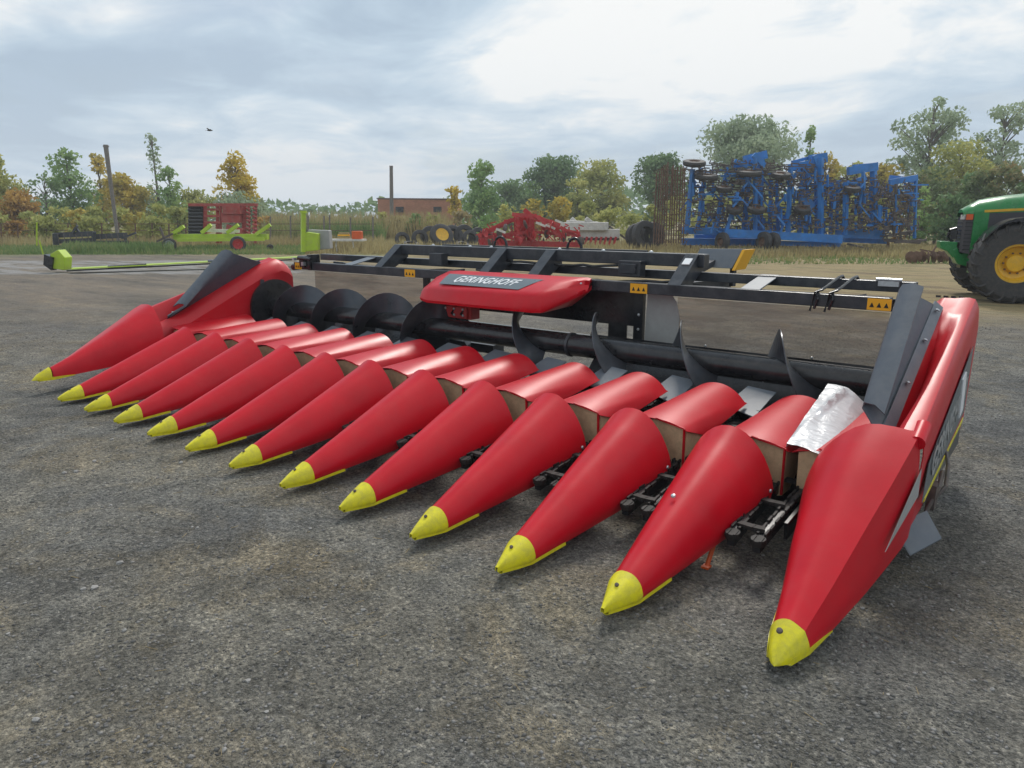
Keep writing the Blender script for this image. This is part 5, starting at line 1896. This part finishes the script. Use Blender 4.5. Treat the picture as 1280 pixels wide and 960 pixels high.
T(640, 112, 224, 28, 'dark', 'broadleaf_tree', 'low dark tree filling the gap between the pointed and the great round tree', shape='round', crown0=.05)
T(694, 118, 194, 41, 'dark', 'round_tree', 'great round dark green tree behind the red harrow', shape='round', crown0=.08)
T(660, 116, 226, 22, 'green', 'broadleaf_tree', 'green tree at the left shoulder of the great round tree', shape='round', crown0=.05)
T(752, 105, 198, 34, 'olive', 'round_tree', 'yellowish green rounded tree above the seed drill', shape='round', crown0=.05)
T(722, 98, 222, 22, 'olive', 'broadleaf_tree', 'low yellow green tree between the round tree and the yellowish one', shape='round', crown0=.05)
T(822, 105, 192, 40, 'dark', 'broadleaf_tree', 'dark green tree behind the rusty harrow sections', shape='round', crown0=.05)
T(930, 100, 143, 60, 'pale', 'round_tree', 'big grey green tree rising behind the blue cultivator', shape='round', crown0=.2, dens=.9)
T(1005, 96, 156, 15, 'green', 'poplar_tree', 'narrow pointed green tree above the cultivator', shape='spire', crown0=.2)
T(1022, 88, 184, 26, 'yellow', 'autumn_tree', 'orange yellow tree under the narrow pointed tree', shape='round', crown0=.05)
T(1056, 84, 196, 20, 'olive', 'autumn_tree', 'olive tree behind the middle of the blue cultivator', shape='round', crown0=.05)
T(1094, 82, 200, 28, 'yellow', 'autumn_tree', 'yellow green tree behind the right wing of the cultivator', shape='round', crown0=.05)
T(1152, 82, 120, 46, 'pale', 'mistletoe_tree', 'tall airy tree with clumped tufts left of the other airy tree', shape='sparse', crown0=.28, dens=.8, nclump=60)
T(1236, 84, 128, 42, 'pale', 'mistletoe_tree', 'tall airy tree above the tractor at the right', shape='sparse', crown0=.25, dens=.75, nclump=56)
T(1190, 70, 172, 40, 'olive', 'broadleaf_tree', 'light green tree in front of the two airy trees', shape='round', crown0=.05, dens=.6)
for i, (u, D, vt, hw, k) in enumerate(((1168, 58, 208, 34, 'mixed'), (1205, 55, 204, 36, 'dark'), (1250, 52, 200, 40, 'mixed'), (1300, 50, 196, 40, 'dark'), (1150, 54, 232, 18, 'green'), (1185, 50, 240, 30, 'dark'), (1235, 48, 246, 34, 'dark'), (1142, 57, 212, 26, 'mixed'), (1218, 53, 212, 34, 'mixed'))):
    lab = ['reddish green hedge bush nearest the cultivator', 'tall dark bush between the hedge and the tractor', 'tall mottled bush above the tractor bonnet', 'dark bush cut by the right edge above the tractor',
           'small green bush touching the right end of the cultivator', 'low dark bush left of the tractor nose', 'low dark bush straight behind the tractor grille', 'mottled bush behind the right foot of the cultivator', 'dark bush rising just left of the tractor bonnet'][i]
    T(u, D, vt, hw, k, 'bush', lab, 'bush', 'bush', dens=1.1, nclump=30)

# shrubs along the fence: individually planted but alike
bushes = [(-10, 62, 262, 26, 'olive'), (22, 60, 276, 22, 'amber'), (60, 58, 268, 26, 'olive'), (110, 58, 268, 26, 'olive'), (190, 59, 268, 28, 'olive'), (45, 62, 262, 24, 'olive'), (72, 64, 258, 24, 'olive'), (98, 62, 260, 22, 'yellow'), (122, 63, 256, 24, 'olive'),
          (150, 64, 258, 24, 'olive'), (176, 62, 262, 22, 'yellow'), (200, 64, 254, 24, 'olive'), (224, 62, 258, 22, 'olive'), (248, 64, 262, 18, 'amber'), (330, 66, 270, 16, 'amber'),
          (462, 70, 268, 16, 'straw'), (500, 70, 270, 22, 'straw'), (478, 68, 262, 10, 'olive'), (520, 66, 266, 14, 'green'), (545, 68, 268, 20, 'olive'), (575, 72, 264, 20, 'straw'),
          (608, 62, 268, 16, 'green'), (640, 66, 250, 22, 'olive'), (668, 70, 248, 26, 'yellow'), (700, 72, 246, 26, 'yellow'), (732, 70, 250, 24, 'olive'), (760, 66, 256, 24, 'olive'),
          (790, 64, 258, 24, 'olive'), (816, 62, 254, 18, 'olive'), (660, 62, 262, 22, 'amber'), (850, 70, 240, 26, 'olive'), (890, 66, 244, 30, 'olive'), (930, 66, 240, 30, 'olive'), (970, 64, 244, 30, 'olive'), (1010, 62, 240, 30, 'olive'), (1050, 62, 246, 28, 'olive'),
          (1090, 60, 244, 26, 'olive'), (1125, 58, 240, 22, 'amber')]
names_ = {'yellow': 'yellow leaved shrub', 'amber': 'brownish orange shrub', 'olive': 'yellow green shrub', 'straw': 'dry straw coloured shrub', 'green': 'fresh green shrub'}
ORD = ['first', 'second', 'third', 'fourth', 'fifth', 'sixth', 'seventh', 'eighth', 'ninth', 'tenth', 'eleventh', 'twelfth', 'thirteenth', 'fourteenth']
count_ = {}
for i, (u, D, vt, hw, k) in enumerate(sorted(bushes)):
    if u < 260:
        w0, g0 = 'along the fence left of the golden tree', 'left fence'
    elif u < 480:
        w0, g0 = 'between golden tree and brick shed', 'middle gap'
    elif u < 600:
        w0, g0 = 'in front of the brick shed', 'brick shed'
    elif u < 835:
        w0, g0 = 'behind the red harrow and white drill', 'red harrow'
    else:
        w0, g0 = 'showing through the blue cultivator', 'blue cultivator'
    c_ = count_.get(g0, 0)
    count_[g0] = c_ + 1
    T(u, D, vt, hw, k, 'shrub', f'{names_[k]} {w0}, {ORD[c_]} from left', 'shrub', 'bush', dens=1.0, group=f'shrubs at the {g0}', seed=i * 13 + 5)


# ---- far treeline and tall weeds
def blades(n, fn, wid, mname, name, label, cat):
    b0 = np.array([fn() for _ in range(n)])
    p = b0[:, :3]
    h = b0[:, 3]
    a = rng.random(n) * 3.14
    lean = rng.normal(0, .18, (n, 2)) * h[:, None]
    w_ = wid * (.6 + .8 * rng.random(n))
    dx = np.stack([np.cos(a) * w_, np.sin(a) * w_, np.zeros(n)], 1)
    top = p + np.stack([lean[:, 0], lean[:, 1], h], 1)
    V_ = np.stack([p - dx, p + dx, top], 1).reshape(-1, 3)
    F_ = np.arange(3 * n).reshape(-1, 3)
    return tag(link(name, raw_mesh(name, V_, F_, LF[mname])), label, cat, kind='stuff')


def strip(u0, u1, D0, D1, h0, h1):
    def fn():
        D = random.uniform(D0, D1)
        g = G(random.uniform(u0, u1), D)
        return (g.x, g.y, -.02, random.uniform(h0, h1))
    return fn


blades(9000, strip(-40, 480, 53, 64, .25, 1.0), .05, 'straw', 'dry_grass', 'tall dry grass growing along the left fence', 'grass')
blades(9000, strip(-40, 380, 42, 53, .08, .38), .05, 'weed', 'green_grass', 'low green weeds around the machines at the left', 'grass')
blades(2600, strip(78, 215, 43, 48, .3, .75), .06, 'weed', 'nettle_patch', 'green nettles growing in front of the dark folded header', 'weeds')
blades(9000, strip(380, 860, 42, 60, .15, .7), .05, 'straw', 'dry_grass', 'dry grass around the tyres and the red harrow', 'grass')
blades(9000, strip(820, 1230, 38, 54, .1, .55), .05, 'straw', 'dry_grass', 'dry grass and stubble under the blue cultivator', 'grass')
blades(3000, strip(900, 1200, 33, 46, .05, .22), .04, 'weed', 'green_grass', 'thin green grass in front of the blue cultivator', 'grass')
blades(6000, strip(330, 560, 64, 80, 1.0, 3.0), .07, 'straw', 'reeds', 'tall dry reeds between the golden tree and the brick shed', 'reeds')
blades(2500, strip(330, 480, 60, 66, .8, 2.2), .07, 'weed', 'reeds', 'greenish reeds mixed into the gap left of the brick shed', 'reeds')

n = 9000
cl_ = []
for i in range(90):
    u = -200 + i * 19
    D = 190 + 30 * math.sin(i * 1.7)
    g = G(u, D)
    h = 5.0 + 3 * random.random() + (3 if u > 560 else 0)
    cl_.append(((g.x, g.y, h * .5), (5.5, 5.5, h * .5)))
V_, F_ = leaves(cl_, n, .9, rng)
V_[:, 2] = np.maximum(V_[:, 2], 0)
tag(link('far_woods', raw_mesh('far_woods', V_, F_, LF['dark'])), 'distant line of woods along the horizon', 'woods', kind='stuff')

# ---- thin autumn haze over the whole yard
hb_ = MB().box((0, 100, 14), (640, 640, 32))
hm = bpy.data.materials.new('haze_air')
hm.use_nodes = True
hm.node_tree.nodes.clear()
ho = hm.node_tree.nodes.new('ShaderNodeOutputMaterial')
hv = hm.node_tree.nodes.new('ShaderNodeVolumePrincipled')
hv.inputs['Color'].default_value = (0.93, 0.96, 1.0, 1)
hv.inputs['Density'].default_value = 0.0010
hm.node_tree.links.new(hv.outputs[0], ho.inputs['Volume'])
hz_o = link('haze', hb_.mesh('haze', hm))
hz_o['kind'] = 'stuff'
hz_o['label'] = 'thin pale haze over the yard and trees'

for o in list(bpy.data.objects):
    if '_abs' in o:
        del o['_abs']
